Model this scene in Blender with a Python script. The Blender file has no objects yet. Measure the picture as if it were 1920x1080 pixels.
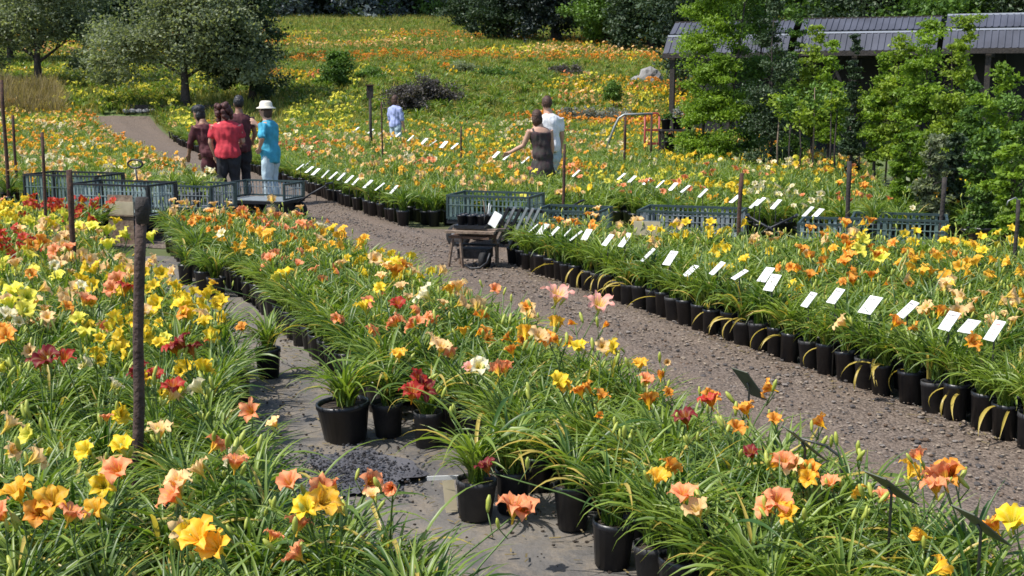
import bpy, math, random
import numpy as np
from mathutils import Vector, Matrix
from mathutils import noise as mn

random.seed(7)
RNG = np.random.default_rng(7)
scene = bpy.context.scene
COL = scene.collection
R = math.radians

# ------------------------------------------------------------------ camera
FPX, CAMH = 2300.0, 2.0
PITCH = math.atan(390 / FPX)
cam_data = bpy.data.cameras.new('camera')
cam_data.sensor_width = 36.0
cam_data.lens = 36.0 * FPX / 1920
cam_data.clip_start = 0.1
cam_data.clip_end = 2000
cam = bpy.data.objects.new('camera', cam_data)
cam.location = (0, 0, CAMH)
cam.rotation_euler = (math.pi / 2 - PITCH, 0, 0)
COL.objects.link(cam)
scene.camera = cam

# ------------------------------------------------------------------ light
TO_SUN = Vector((-0.60, -0.22, 0.98)).normalized()
SUN_EL = math.asin(TO_SUN.z)
SUN_AZ = math.atan2(TO_SUN.x, TO_SUN.y)
world = bpy.data.worlds.new('World')
scene.world = world
world.use_nodes = True
wn = world.node_tree.nodes
wl = world.node_tree.links
wn.clear()
sky = wn.new('ShaderNodeTexSky')
sky.sky_type = 'NISHITA'
sky.sun_disc = False
sky.sun_elevation = SUN_EL
sky.sun_rotation = SUN_AZ
bg = wn.new('ShaderNodeBackground')
bg.inputs['Strength'].default_value = 0.15
wo = wn.new('ShaderNodeOutputWorld')
wl.new(sky.outputs[0], bg.inputs[0])
wl.new(bg.outputs[0], wo.inputs[0])
sun_data = bpy.data.lights.new('sun', 'SUN')
sun_data.energy = 4.3
sun_data.angle = R(0.5)
sun_data.color = (1.0, 0.955, 0.88)
sun = bpy.data.objects.new('sun', sun_data)
sun.rotation_euler = (-TO_SUN).to_track_quat('-Z', 'Y').to_euler()
COL.objects.link(sun)
scene.view_settings.view_transform = 'Standard'
scene.view_settings.look = 'None'
scene.view_settings.gamma = 1.0
scene.view_settings.use_curve_mapping = False
scene.view_settings.exposure = 0.48
scene.render.engine = 'CYCLES'
scene.cycles.max_bounces = 6
scene.cycles.transmission_bounces = 4
scene.cycles.transparent_max_bounces = 4
scene.cycles.use_denoising = True
scene.cycles.filter_width = 1.6


# ------------------------------------------------------------------ terrain
_ty = np.array([-60, 36, 42, 50, 75, 110, 150, 400.])
_tz = np.array([0, 0, .30, 1.6, 4.0, 7.3, 10.0, 26.])
_fy = np.linspace(-60, 400, 1841)
_fz = np.interp(_fy, _ty, _tz)
_k = np.ones(17) / 17
_fz = np.convolve(np.pad(_fz, 8, mode='edge'), _k, mode='valid')
_fz[_fy < 34] = 0


def zt(y):
    return float(np.interp(y, _fy, _fz))


def at(u, v, z=0.0):
    """point at height z that a pixel of the photograph shows"""
    x = (u - 960) / FPX
    y = -(v - 540) / FPX
    d = (x, math.cos(PITCH) + y * math.sin(PITCH), -math.sin(PITCH) + y * math.cos(PITCH))
    t = (z - CAMH) / d[2]
    return Vector((d[0] * t, d[1] * t, z))


def ux(u, y):
    """x of photograph column u at distance y (level line of sight)"""
    return (u - 960) / FPX * y


def zv(v, y):
    """height seen at photograph row v at distance y (small pitch)"""
    return CAMH - (v - 150) / FPX * y * 1.0


def project(p):
    dx, dy, dz = p[0], p[1], p[2] - CAMH
    f = dy * math.cos(PITCH) - dz * math.sin(PITCH)
    up = dy * math.sin(PITCH) + dz * math.cos(PITCH)
    return 960 + FPX * dx / f, 540 - FPX * up / f


# ------------------------------------------------------------------ materials
def mat(name, color, rough=0.6, var=0.0, scale=20.0, color2=None, bump=0.0, bscale=60.0, metal=0.0, spec=0.5, detail=4.0):
    m = bpy.data.materials.new(name)
    m.use_nodes = True
    nt = m.node_tree
    b = nt.nodes['Principled BSDF']
    b.inputs['Roughness'].default_value = rough
    b.inputs['Metallic'].default_value = metal
    b.inputs['Specular IOR Level'].default_value = spec
    tc = nt.nodes.new('ShaderNodeTexCoord')
    c2 = color2 or tuple(min(1, c * (1 - var)) for c in color)
    no = nt.nodes.new('ShaderNodeTexNoise')
    no.inputs['Scale'].default_value = scale
    no.inputs['Detail'].default_value = detail
    nt.links.new(tc.outputs['Object'], no.inputs['Vector'])
    rp = nt.nodes.new('ShaderNodeValToRGB')
    rp.color_ramp.elements[0].position = .35
    rp.color_ramp.elements[1].position = .65
    rp.color_ramp.elements[0].color = (*c2, 1)
    rp.color_ramp.elements[1].color = (*color, 1)
    nt.links.new(no.outputs['Fac'], rp.inputs['Fac'])
    nt.links.new(rp.outputs['Color'], b.inputs['Base Color'])
    if bump:
        n2 = nt.nodes.new('ShaderNodeTexNoise')
        n2.inputs['Scale'].default_value = bscale
        n2.inputs['Detail'].default_value = 5
        nt.links.new(tc.outputs['Object'], n2.inputs['Vector'])
        bp = nt.nodes.new('ShaderNodeBump')
        bp.inputs['Strength'].default_value = bump
        bp.inputs['Distance'].default_value = 0.02
        nt.links.new(n2.outputs['Fac'], bp.inputs['Height'])
        nt.links.new(bp.outputs['Normal'], b.inputs['Normal'])
    return m


def leaf_mat(name, dark, light, straw=(.58, .43, .10), trans=.35, rough=.42, spec=.5, objvar=.30):
    """leaf colour from the per-leaf attribute Col: r = random, g = along the leaf, b = withered"""
    m = bpy.data.materials.new(name)
    m.use_nodes = True
    nt = m.node_tree
    N, L = nt.nodes, nt.links
    b = N['Principled BSDF']
    b.inputs['Roughness'].default_value = rough
    b.inputs['Specular IOR Level'].default_value = spec
    at_ = N.new('ShaderNodeAttribute')
    at_.attribute_name = 'Col'
    sep = N.new('ShaderNodeSeparateColor')
    L.new(at_.outputs['Color'], sep.inputs[0])
    oi = N.new('ShaderNodeObjectInfo')
    ad = N.new('ShaderNodeMath')
    ad.operation = 'MULTIPLY_ADD'
    ad.inputs[1].default_value = objvar * 2
    L.new(oi.outputs['Random'], ad.inputs[0])
    L.new(sep.outputs[0], ad.inputs[2])
    sb = N.new('ShaderNodeMath')
    sb.operation = 'SUBTRACT'
    sb.use_clamp = True
    sb.inputs[1].default_value = objvar
    L.new(ad.outputs[0], sb.inputs[0])
    mx = N.new('ShaderNodeMix')
    mx.data_type = 'RGBA'
    mx.inputs[6].default_value = (*dark, 1)
    mx.inputs[7].default_value = (*light, 1)
    L.new(sb.outputs[0], mx.inputs[0])
    m2 = N.new('ShaderNodeMix')
    m2.data_type = 'RGBA'
    m2.inputs[7].default_value = (*straw, 1)
    L.new(mx.outputs[2], m2.inputs[6])
    L.new(sep.outputs[2], m2.inputs[0])
    L.new(m2.outputs[2], b.inputs['Base Color'])
    tr = N.new('ShaderNodeBsdfTranslucent')
    br = N.new('ShaderNodeMix')
    br.data_type = 'RGBA'
    br.blend_type = 'MULTIPLY'
    br.inputs[0].default_value = 1
    br.inputs[7].default_value = (1.25, 1.3, .55, 1)
    L.new(m2.outputs[2], br.inputs[6])
    L.new(br.outputs[2], tr.inputs['Color'])
    ms = N.new('ShaderNodeMixShader')
    ms.inputs[0].default_value = trans
    L.new(b.outputs[0], ms.inputs[1])
    L.new(tr.outputs[0], ms.inputs[2])
    L.new(ms.outputs[0], N['Material Output'].inputs[0])
    return m


def petal_mat(name, edge, throat, eye=None):
    """petal colour runs from the throat to the edge along the attribute Col.g"""
    m = bpy.data.materials.new(name)
    m.use_nodes = True
    nt = m.node_tree
    N, L = nt.nodes, nt.links
    b = N['Principled BSDF']
    b.inputs['Roughness'].default_value = .55
    b.inputs['Specular IOR Level'].default_value = .25
    at_ = N.new('ShaderNodeAttribute')
    at_.attribute_name = 'Col'
    sep = N.new('ShaderNodeSeparateColor')
    L.new(at_.outputs['Color'], sep.inputs[0])
    rp = N.new('ShaderNodeValToRGB')
    el = rp.color_ramp.elements
    el[0].position = .12
    el[0].color = (*throat, 1)
    el[1].position = .5
    el[1].color = (*edge, 1)
    e2 = el.new(.95)
    e2.color = (*[min(1, c * 1.12 + .02) for c in edge], 1)
    if eye:
        e3 = el.new(.36)
        e3.color = (*eye, 1)
    L.new(sep.outputs[1], rp.inputs['Fac'])
    oi = N.new('ShaderNodeObjectInfo')
    mr = N.new('ShaderNodeMapRange')
    mr.inputs[3].default_value = .78
    mr.inputs[4].default_value = 1.08
    L.new(oi.outputs['Random'], mr.inputs[0])
    hs = N.new('ShaderNodeHueSaturation')
    L.new(mr.outputs[0], hs.inputs['Value'])
    rb = N.new('ShaderNodeMapRange')
    rb.inputs[1].default_value = .0
    rb.inputs[2].default_value = .30
    rb.inputs[3].default_value = .40
    rb.inputs[4].default_value = .0
    L.new(sep.outputs[0], rb.inputs[0])
    mxr = N.new('ShaderNodeMix')
    mxr.data_type = 'RGBA'
    mxr.inputs[7].default_value = (*[min(1, .5 * a + .5 * c) for a, c in zip(edge, (.95, .80, .35))], 1)
    L.new(rb.outputs[0], mxr.inputs[0])
    L.new(rp.outputs['Color'], mxr.inputs[6])
    L.new(mxr.outputs[2], hs.inputs['Color'])
    L.new(hs.outputs[0], b.inputs['Base Color'])
    tr = N.new('ShaderNodeBsdfTranslucent')
    L.new(hs.outputs[0], tr.inputs['Color'])
    ms = N.new('ShaderNodeMixShader')
    ms.inputs[0].default_value = .35
    L.new(b.outputs[0], ms.inputs[1])
    L.new(tr.outputs[0], ms.inputs[2])
    L.new(ms.outputs[0], N['Material Output'].inputs[0])
    return m


M = {}
M['daylily_leaf'] = leaf_mat('daylily_leaf', (.048, .110, .016), (.255, .345, .058), trans=.38, rough=.40, spec=.5)
M['stalk'] = mat('stalk', (.10, .17, .035), .5, .3, 30)
M['bud'] = mat('bud', (.42, .40, .06), .5, .4, 20, color2=(.25, .33, .05))
M['black_plastic'] = mat('black_plastic', (.016, .017, .022), .38, .4, 12, bump=.15, bscale=30)
M['potting_soil'] = mat('potting_soil', (.055, .038, .026), .95, .5, 60, bump=.6, bscale=90)
M['white_board'] = mat('white_board', (.80, .80, .77), .45, .14, 22)
M['ink'] = mat('ink', (.07, .05, .06), .7)
M['red_ink'] = mat('red_ink', (.35, .05, .05), .7)
M['olive_metal'] = mat('olive_metal', (.10, .11, .075), .55, .3, 18)
M['wire'] = mat('wire', (.10, .10, .09), .5, .3, 30, metal=.6)
M['old_wood'] = mat('old_wood', (.085, .052, .040), .85, .5, 18, color2=(.040, .022, .018), bump=.7, bscale=45)
M['dark_wood'] = mat('dark_wood', (.040, .032, .028), .85, .5, 18, bump=.6, bscale=45)
M['rust'] = mat('rust', (.09, .040, .024), .9, .5, 25, color2=(.035, .02, .016), bump=.4)
M['old_board'] = mat('old_board', (.15, .085, .05), .85, .4, 14, color2=(.08, .045, .03), bump=.4)
M['grey_board'] = mat('grey_board', (.27, .20, .14), .8, .4, 14, color2=(.13, .085, .06), bump=.4, bscale=40)
M['teal_mesh'] = mat('teal_mesh', (.130, .190, .170), .6, .3, 9, color2=(.065, .105, .100))
M['teal_pale'] = mat('teal_pale', (.27, .34, .33), .6, .3, 9, color2=(.14, .19, .19))
M['blue_grey_mesh'] = mat('blue_grey_mesh', (.21, .24, .25), .6, .3, 20)
M['dark_teal'] = mat('dark_teal', (.030, .055, .055), .5, .3, 20)
M['dark_metal'] = mat('dark_metal', (.020, .022, .026), .45, .3, 20, metal=.3)
M['tyre'] = mat('tyre', (.014, .014, .015), .8, .3, 30)
M['rim'] = mat('rim', (.30, .31, .32), .4, .3, 30, metal=.5)
M['cream_board'] = mat('cream_board', (.43, .37, .25), .6, .2, 10)
M['skin'] = mat('skin', (.52, .30, .21), .55, .1, 10)
M['skin_dark'] = mat('skin_dark', (.28, .145, .09), .55, .1, 10)
M['red_cloth'] = mat('red_cloth', (.60, .035, .055), .8, .35, 9, bump=.4, bscale=14)
M['maroon_cloth'] = mat('maroon_cloth', (.095, .022, .028), .85, .3, 9, bump=.4, bscale=14)
M['black_cloth'] = mat('black_cloth', (.014, .014, .02), .8, .3, 9, bump=.4, bscale=14)
M['aqua_cloth'] = mat('aqua_cloth', (.05, .36, .52), .8, .3, 9, bump=.4, bscale=14)
M['pale_denim'] = mat('pale_denim', (.46, .58, .64), .85, .2, 12, bump=.4, bscale=14)
M['white_cloth'] = mat('white_cloth', (.78, .78, .80), .8, .08, 9, bump=.4, bscale=12)
M['lavender_cloth'] = mat('lavender_cloth', (.36, .42, .70), .8, .2, 9, bump=.4, bscale=12)
M['olive_cloth'] = mat('olive_cloth', (.040, .042, .034), .85, .35, 9, color2=(.05, .022, .028), bump=.4, bscale=12)
M['brown_hair'] = mat('brown_hair', (.075, .032, .018), .6, .5, 30, bump=.9, bscale=40)
M['auburn_hair'] = mat('auburn_hair', (.085, .022, .018), .6, .5, 30, bump=.9, bscale=40)
M['black_hair'] = mat('black_hair', (.010, .009, .011), .45, .4, 30, bump=.9, bscale=40)
M['straw_hat'] = mat('straw_hat', (.74, .68, .56), .7, .12, 30)
M['bark'] = mat('bark', (.060, .046, .040), .9, .5, 10, bump=.9, bscale=18)
M['stone'] = mat('stone', (.30, .29, .285), .9, .45, 5, bump=.9, bscale=12)
M['roof_blue'] = mat('roof_blue', (.062, .068, .095), .7, .3, 1.5, color2=(.036, .040, .058))
M['white_trim'] = mat('white_trim', (.42, .44, .50), .6, .1, 5)
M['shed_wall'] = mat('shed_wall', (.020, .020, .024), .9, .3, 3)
M['red_paint'] = mat('red_paint', (.36, .05, .04), .5, .3, 12)
M['pipe_grey'] = mat('pipe_grey', (.32, .34, .33), .45, .2, 12, metal=.4)

PETALS = {  # edge, throat, eye
    'yellow': ((.88, .60, .02), (.62, .60, .04), None),
    'lemon': ((.88, .78, .09), (.55, .66, .05), None),
    'cream': ((.90, .80, .52), (.80, .72, .14), None),
    'gold': ((.92, .48, .03), (.92, .66, .05), None),
    'orange': ((.90, .36, .04), (.90, .52, .02), (.66, .16, .012)),
    'peach': ((.94, .60, .27), (.90, .66, .10), None),
    'salmon': ((.92, .33, .145), (.90, .58, .06), (.78, .20, .07)),
    'pink': ((.86, .40, .33), (.92, .76, .12), None),
    'red': ((.50, .025, .018), (.80, .34, .02), None),
    'maroon': ((.20, .008, .014), (.50, .18, .02), None),
}
for k, (e, t, y) in PETALS.items():
    M['petal_' + k] = petal_mat('petal_' + k, e, t, y)
CN = list(PETALS)
CWORD = dict(yellow='yellow', lemon='lemon', cream='cream', gold='golden', orange='orange', peach='peach', salmon='salmon', pink='pink', red='red', maroon='maroon')


# ------------------------------------------------------------------ mesh helper
class Geo:
    def __init__(s):
        s.v, s.f, s.m, s.c, s.n = [], [], [], [], 0

    def add(s, v, f, m=0, c=None):
        v = np.asarray(v, float).reshape(-1, 3)
        f = np.asarray(f, int).reshape(-1, 4)
        s.v.append(v)
        s.f.append(f + s.n)
        s.m.append(np.full(len(f), m, int))
        if c is None:
            c = np.tile([.5, .5, 0, 1.], (len(v), 1))
        s.c.append(np.broadcast_to(np.asarray(c, float), (len(v), 4)))
        s.n += len(v)
        return s

    def merge(s, g, m=0, mtx=None):
        v, f, mi, c = g.arrays()
        if mtx is not None:
            A = np.array(mtx)
            v = v @ A[:3, :3].T + A[:3, 3]
        s.v.append(v); s.f.append(f + s.n); s.m.append(mi + m); s.c.append(c)
        s.n += len(v)
        return s

    def arrays(s):
        if not s.v:
            return np.zeros((0, 3)), np.zeros((0, 4), int), np.zeros(0, int), np.zeros((0, 4))
        return np.concatenate(s.v), np.concatenate(s.f), np.concatenate(s.m), np.concatenate(s.c)

    def box(s, c, d, m=0, rz=0.0, mtx=None):
        x, y, z = [q / 2 for q in d]
        p = np.array([[-x, -y, -z], [x, -y, -z], [x, y, -z], [-x, y, -z], [-x, -y, z], [x, -y, z], [x, y, z], [-x, y, z]])
        if rz:
            ca, sa = math.cos(rz), math.sin(rz)
            p = p @ np.array([[ca, sa, 0], [-sa, ca, 0], [0, 0, 1]])
        p = p + np.array(c)
        if mtx is not None:
            A = np.array(mtx)
            p = p @ A[:3, :3].T + A[:3, 3]
        return s.add(p, [[0, 3, 2, 1], [4, 5, 6, 7], [0, 1, 5, 4], [1, 2, 6, 5], [2, 3, 7, 6], [3, 0, 4, 7]], m)

    def tube(s, pts, r, seg=6, m=0, c=None, cap=True):
        pts = [Vector(p) for p in pts]
        n = len(pts)
        rr = [r] * n if np.isscalar(r) else list(r)
        if cap:
            pts = [pts[0]] + pts + [pts[-1]]
            rr = [1e-4] + rr + [1e-4]
            n += 2
        V = []
        up = Vector((0, 0, 1))
        ref = None
        for i in range(n):
            a = pts[max(0, i - 1)]
            b = pts[min(n - 1, i + 1)]
            t = b - a
            if t.length < 1e-9:
                t = up.copy()
            t.normalize()
            if ref is None:
                ref = t.orthogonal().normalized()
            ref = ref - t * ref.dot(t)
            ref = ref.normalized() if ref.length > 1e-6 else t.orthogonal().normalized()
            q = t.cross(ref)
            r_ = rr[i]
            rx, ry = (r_, r_) if np.isscalar(r_) else r_
            for k in range(seg):
                w = 2 * math.pi * k / seg
                V.append(pts[i] + ref * (math.cos(w) * rx) + q * (math.sin(w) * ry))
        F = [[i * seg + k, i * seg + (k + 1) % seg, (i + 1) * seg + (k + 1) % seg, (i + 1) * seg + k] for i in range(n - 1) for k in range(seg)]
        return s.add([tuple(v) for v in V], F, m, c)

    def rings(s, rg, seg=14, m=0):
        """horizontal elliptical rings [(x, y, z, rx, ry)], closed at both ends"""
        rg = [(*rg[0][:3], 1e-4, 1e-4)] + list(rg) + [(*rg[-1][:3], 1e-4, 1e-4)]
        V = [(x + rx * math.cos(2 * math.pi * k / seg), y + ry * math.sin(2 * math.pi * k / seg), z) for x, y, z, rx, ry in rg for k in range(seg)]
        n = len(rg)
        F = [[i * seg + k, i * seg + (k + 1) % seg, (i + 1) * seg + (k + 1) % seg, (i + 1) * seg + k] for i in range(n - 1) for k in range(seg)]
        return s.add(V, F, m)

    def lathe(s, prof, seg=16, c=(0, 0, 0), m=0):
        V = [(c[0] + r * math.cos(2 * math.pi * k / seg), c[1] + r * math.sin(2 * math.pi * k / seg), c[2] + z) for r, z in prof for k in range(seg)]
        n = len(prof)
        F = [[i * seg + k, i * seg + (k + 1) % seg, (i + 1) * seg + (k + 1) % seg, (i + 1) * seg + k] for i in range(n - 1) for k in range(seg)]
        return s.add(V, F, m)

    def blob(s, c, r, nu=10, nv=7, m=0, jit=0.0, rng=None):
        rng = rng or RNG
        V = []
        for i in range(nv + 1):
            a = math.pi * i / nv
            for k in range(nu):
                w = 2 * math.pi * k / nu
                j = 1 + (rng.uniform(-jit, jit) if jit else 0)
                sa = max(math.sin(a), 1e-3)
                V.append((c[0] + r[0] * sa * math.cos(w) * j, c[1] + r[1] * sa * math.sin(w) * j, c[2] - r[2] * math.cos(a) * j))
        F = [[i * nu + k, i * nu + (k + 1) % nu, (i + 1) * nu + (k + 1) % nu, (i + 1) * nu + k] for i in range(nv) for k in range(nu)]
        return s.add(V, F, m)

    def mesh(s, name, mats, smooth=True):
        v, f, mi, c = s.arrays()
        me = bpy.data.meshes.new(name)
        me.vertices.add(len(v))
        me.vertices.foreach_set('co', v.astype(np.float32).ravel())
        me.loops.add(f.size)
        me.loops.foreach_set('vertex_index', f.astype(np.int32).ravel())
        me.polygons.add(len(f))
        me.polygons.foreach_set('loop_start', np.arange(0, f.size, 4, dtype=np.int32))
        me.polygons.foreach_set('loop_total', np.full(len(f), 4, np.int32))
        me.polygons.foreach_set('material_index', mi.astype(np.int32))
        me.polygons.foreach_set('use_smooth', np.full(len(f), smooth, bool))
        ca = me.color_attributes.new('Col', 'FLOAT_COLOR', 'POINT')
        ca.data.foreach_set('color', c.astype(np.float32).ravel())
        for m in (mats if isinstance(mats, (list, tuple)) else [mats]):
            me.materials.append(M[m] if isinstance(m, str) else m)
        me.update()
        return me

    def build(s, name, mats, parent=None, smooth=True):
        return put(name, s.mesh(name, mats, smooth), parent)


def put(name, me, parent=None, loc=None, rot=None, sc=None):
    o = bpy.data.objects.new(name, me)
    COL.objects.link(o)
    if parent is not None:
        o.parent = parent
    if loc is not None:
        o.location = loc
    if rot is not None:
        o.rotation_euler = rot
    if sc is not None:
        o.scale = (sc, sc, sc) if np.isscalar(sc) else sc
    return o


def tag(o, label=None, cat=None, group=None, kind=None):
    if label: o['label'] = label
    if cat: o['category'] = cat
    if group: o['group'] = group
    if kind: o['kind'] = kind
    return o


def thing(name, label, cat, loc=(0, 0, 0), rz=0.0, group=None):
    o = bpy.data.objects.new(name, None)
    o.empty_display_size = .1
    COL.objects.link(o)
    o.location = loc
    o.rotation_euler = (0, 0, rz)
    return tag(o, label, cat, group)


# ------------------------------------------------------------------ ground
def sheet(name, xs_of_y, ys, nx, m, dz, kind='structure', rel=None):
    """ground sheet following the terrain between x0(y) and x1(y)"""
    g = Geo()
    V = []
    for y in ys:
        x0, x1 = xs_of_y(y)
        for i in range(nx + 1):
            V.append((x0 + (x1 - x0) * i / nx, y, zt(y) + dz + (rel(i / nx, y) if rel else 0)))
    F = [[j * (nx + 1) + i, j * (nx + 1) + i + 1, (j + 1) * (nx + 1) + i + 1, (j + 1) * (nx + 1) + i] for j in range(len(ys) - 1) for i in range(nx)]
    g.add(V, F)
    return tag(g.build(name, m), kind=kind)


def ground_mat():
    m = mat('ground_soil_grass', (.10, .15, .035), .95, .5, .35, color2=(.075, .075, .03), bump=.8, bscale=6, detail=8)
    return m


def gravel_mat(name, c1, c2, c3, s1=38.0, s2=2.0):
    m = bpy.data.materials.new(name)
    m.use_nodes = True
    nt = m.node_tree
    N, L = nt.nodes, nt.links
    b = N['Principled BSDF']
    b.inputs['Roughness'].default_value = .92
    b.inputs['Specular IOR Level'].default_value = .2
    tc = N.new('ShaderNodeTexCoord')
    vo = N.new('ShaderNodeTexVoronoi')
    vo.inputs['Scale'].default_value = s1
    L.new(tc.outputs['Object'], vo.inputs['Vector'])
    rp = N.new('ShaderNodeValToRGB')
    rp.color_ramp.elements[0].color = (*c1, 1)
    rp.color_ramp.elements[1].color = (*c2, 1)
    sp = N.new('ShaderNodeSeparateColor')
    L.new(vo.outputs['Color'], sp.inputs[0])
    L.new(sp.outputs[0], rp.inputs['Fac'])
    no = N.new('ShaderNodeTexNoise')
    no.inputs['Scale'].default_value = s2
    no.inputs['Detail'].default_value = 6
    L.new(tc.outputs['Object'], no.inputs['Vector'])
    r2 = N.new('ShaderNodeValToRGB')
    r2.color_ramp.elements[0].position = .38
    r2.color_ramp.elements[1].position = .68
    r2.color_ramp.elements[0].color = (0, 0, 0, 1)
    r2.color_ramp.elements[1].color = (.75, .75, .75, 1)
    L.new(no.outputs['Fac'], r2.inputs['Fac'])
    mx = N.new('ShaderNodeMix')
    mx.data_type = 'RGBA'
    mx.inputs[7].default_value = (*c3, 1)
    L.new(r2.outputs['Color'], mx.inputs[0])
    L.new(rp.outputs['Color'], mx.inputs[6])
    L.new(mx.outputs[2], b.inputs['Base Color'])
    n3 = N.new('ShaderNodeTexNoise')
    n3.inputs['Scale'].default_value = 11
    n3.inputs['Detail'].default_value = 8
    L.new(tc.outputs['Object'], n3.inputs['Vector'])
    ad = N.new('ShaderNodeMath')
    ad.operation = 'MULTIPLY_ADD'
    ad.inputs[1].default_value = -.35
    L.new(vo.outputs['Distance'], ad.inputs[0])
    L.new(n3.outputs['Fac'], ad.inputs[2])
    bp = N.new('ShaderNodeBump')
    bp.inputs['Strength'].default_value = .9
    bp.inputs['Distance'].default_value = .03
    L.new(ad.outputs[0], bp.inputs['Height'])
    L.new(bp.outputs['Normal'], b.inputs['Normal'])
    return m


M['ground'] = ground_mat()
M['gravel'] = gravel_mat('gravel', (.068, .052, .041), (.222, .176, .142), (.160, .121, .092), 62, 2.4)
def weed_cloth():
    m = mat('weed_mat', (.158, .143, .126), .8, .3, .9, color2=(.088, .082, .078), detail=9)
    nt = m.node_tree
    N, L = nt.nodes, nt.links
    b = N['Principled BSDF']
    tc = [n for n in N if n.type == 'TEX_COORD'][0]
    src = b.inputs['Base Color'].links[0].from_socket
    n2 = N.new('ShaderNodeTexNoise')          # dried mud and dust stains
    n2.inputs['Scale'].default_value = 5.5
    n2.inputs['Detail'].default_value = 9
    n2.inputs['Roughness'].default_value = .7
    L.new(tc.outputs['Object'], n2.inputs['Vector'])
    r2 = N.new('ShaderNodeValToRGB')
    r2.color_ramp.elements[0].position = .46
    r2.color_ramp.elements[1].position = .62
    r2.color_ramp.elements[1].color = (.8, .8, .8, 1)
    L.new(n2.outputs['Fac'], r2.inputs['Fac'])
    mx = N.new('ShaderNodeMix')
    mx.data_type = 'RGBA'
    mx.inputs[7].default_value = (.200, .165, .125, 1)
    L.new(r2.outputs['Color'], mx.inputs[0])
    L.new(src, mx.inputs[6])
    L.new(mx.outputs[2], b.inputs['Base Color'])
    n3 = N.new('ShaderNodeTexNoise')
    n3.inputs['Scale'].default_value = 28
    n3.inputs['Detail'].default_value = 8
    L.new(tc.outputs['Object'], n3.inputs['Vector'])
    bp = N.new('ShaderNodeBump')
    bp.inputs['Strength'].default_value = .6
    bp.inputs['Distance'].default_value = .02
    L.new(n3.outputs['Fac'], bp.inputs['Height'])
    L.new(bp.outputs['Normal'], b.inputs['Normal'])
    return m


M['weed_mat'] = weed_cloth()
M['weed_mat_dark'] = mat('weed_mat_dark', (.055, .055, .05), .9, .4, 3, bump=.5, bscale=20)
M['dark_grit'] = gravel_mat('dark_grit', (.05, .05, .06), (.15, .15, .17), (.085, .085, .10), 60, 5)


def xR(y):  # right edge of the gravel path = front of the right bed
    return 2.77 - .418 * (y - 6.47)


def xL(y):
    return xR(y) - 2.1


def xB(y):  # left edge of the middle bed
    return .33 - .5 * (y - 4.75)


def xA(y):  # right edge of the left bed
    return float(np.interp(y, [2.5, 3.3, 4.2, 4.75, 5.8, 7.3, 8, 9.3, 11, 13.6], [.10, -.06, -.32, -.9, -1.4, -1.66, -1.88, -2.68, -3.6, -4.85]))


def lane(x):  # centre line of the lane the carts stand in
    return 14.7 - .33 * x


ys = np.concatenate([np.arange(-10, 36, 4.), np.arange(36, 115, 1.), np.arange(115, 400, 15.)])
sheet('ground', lambda y: (-160, 160), ys, 16, 'ground', 0)
sheet('bed_soil', lambda y: (-14, 9), np.arange(1., 12.6, 1.), 6, 'weed_mat_dark', .004)
sheet('gravel_path', lambda y: (xL(y) - .1, xR(y) + .1), np.concatenate([np.arange(1.5, 22, .2), np.arange(22, 44.6, .5)]), 34, 'gravel', .012,
      rel=lambda t, y: .022 * (1 + .5 * math.sin(3 * t * 6 + y)) * (.55 + .45 * math.cos(4 * math.pi * t + .25 * math.sin(.8 * y))) * min(1, 8 * t, 8 * (1 - t)) + .006 * mn.noise((t * 9, y * 3.5, 0)))
# lane of the carts
g = Geo()
xs = np.linspace(-12, 9, 22)
V = []
for x in xs:
    V += [(x, lane(x) - 1.5, .008), (x, lane(x) + 1.5, .008)]
g.add(V, [[2 * i, 2 * i + 2, 2 * i + 3, 2 * i + 1] for i in range(len(xs) - 1)])
tag(g.build('cart_lane', 'gravel'), kind='structure')
# woven ground cloth of the aisle, with real wrinkles and overlapping seams
g = Geo()
ys = np.arange(1.5, 13.9, .05)
NX = 22
V = []
seams = [4.9, 5.45, 6.2, 7.05, 7.9, 8.4, 9.3, 10.2, 11.0, 12.0, 13.0]
for y in ys:
    for i in range(NX + 1):
        t = i / NX
        x = xA(y) - .35 + (xB(y) + .35 - xA(y) + .35) * t
        z = .016 + .009 * math.sin(5.1 * x + 7.3 * y) * math.sin(3.1 * y + 2.0 * x) + .006 * math.sin(17 * y + 4 * math.sin(3 * x)) * math.sin(2.3 * x + y)
        for sy in seams:
            d = y - (sy + .05 * math.sin(2.5 * x + sy * 3))
            if 0 <= d < .10:
                z += .024 * (1 - d / .10) * (.6 + .4 * math.sin(4 * x + sy * 5))
        V.append((x, y, max(z, .010)))
F = [[j * (NX + 1) + i, j * (NX + 1) + i + 1, (j + 1) * (NX + 1) + i + 1, (j + 1) * (NX + 1) + i] for j in range(len(ys) - 1) for i in range(NX)]
g.add(V, F)
tag(g.build('weed_mat_path', 'weed_mat'), kind='structure')
# darker blue-grey patch, a thin sheet laid over the aisle cloth
M['dark_patch'] = mat('dark_patch', (.090, .088, .098), .85, .35, 4, color2=(.058, .057, .066), bump=.7, bscale=30, detail=8)
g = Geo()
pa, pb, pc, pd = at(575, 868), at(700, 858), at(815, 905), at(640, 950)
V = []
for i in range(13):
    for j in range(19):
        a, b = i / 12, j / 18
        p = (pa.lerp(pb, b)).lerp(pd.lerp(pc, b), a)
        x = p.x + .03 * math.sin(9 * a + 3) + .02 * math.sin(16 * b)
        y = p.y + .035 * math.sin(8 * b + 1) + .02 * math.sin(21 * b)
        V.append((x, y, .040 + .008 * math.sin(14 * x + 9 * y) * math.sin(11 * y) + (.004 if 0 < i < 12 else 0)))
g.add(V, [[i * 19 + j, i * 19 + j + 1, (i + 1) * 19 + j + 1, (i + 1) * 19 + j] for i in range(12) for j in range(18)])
tag(g.build('dark_patch_path', 'dark_patch'), kind='structure')


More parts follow.
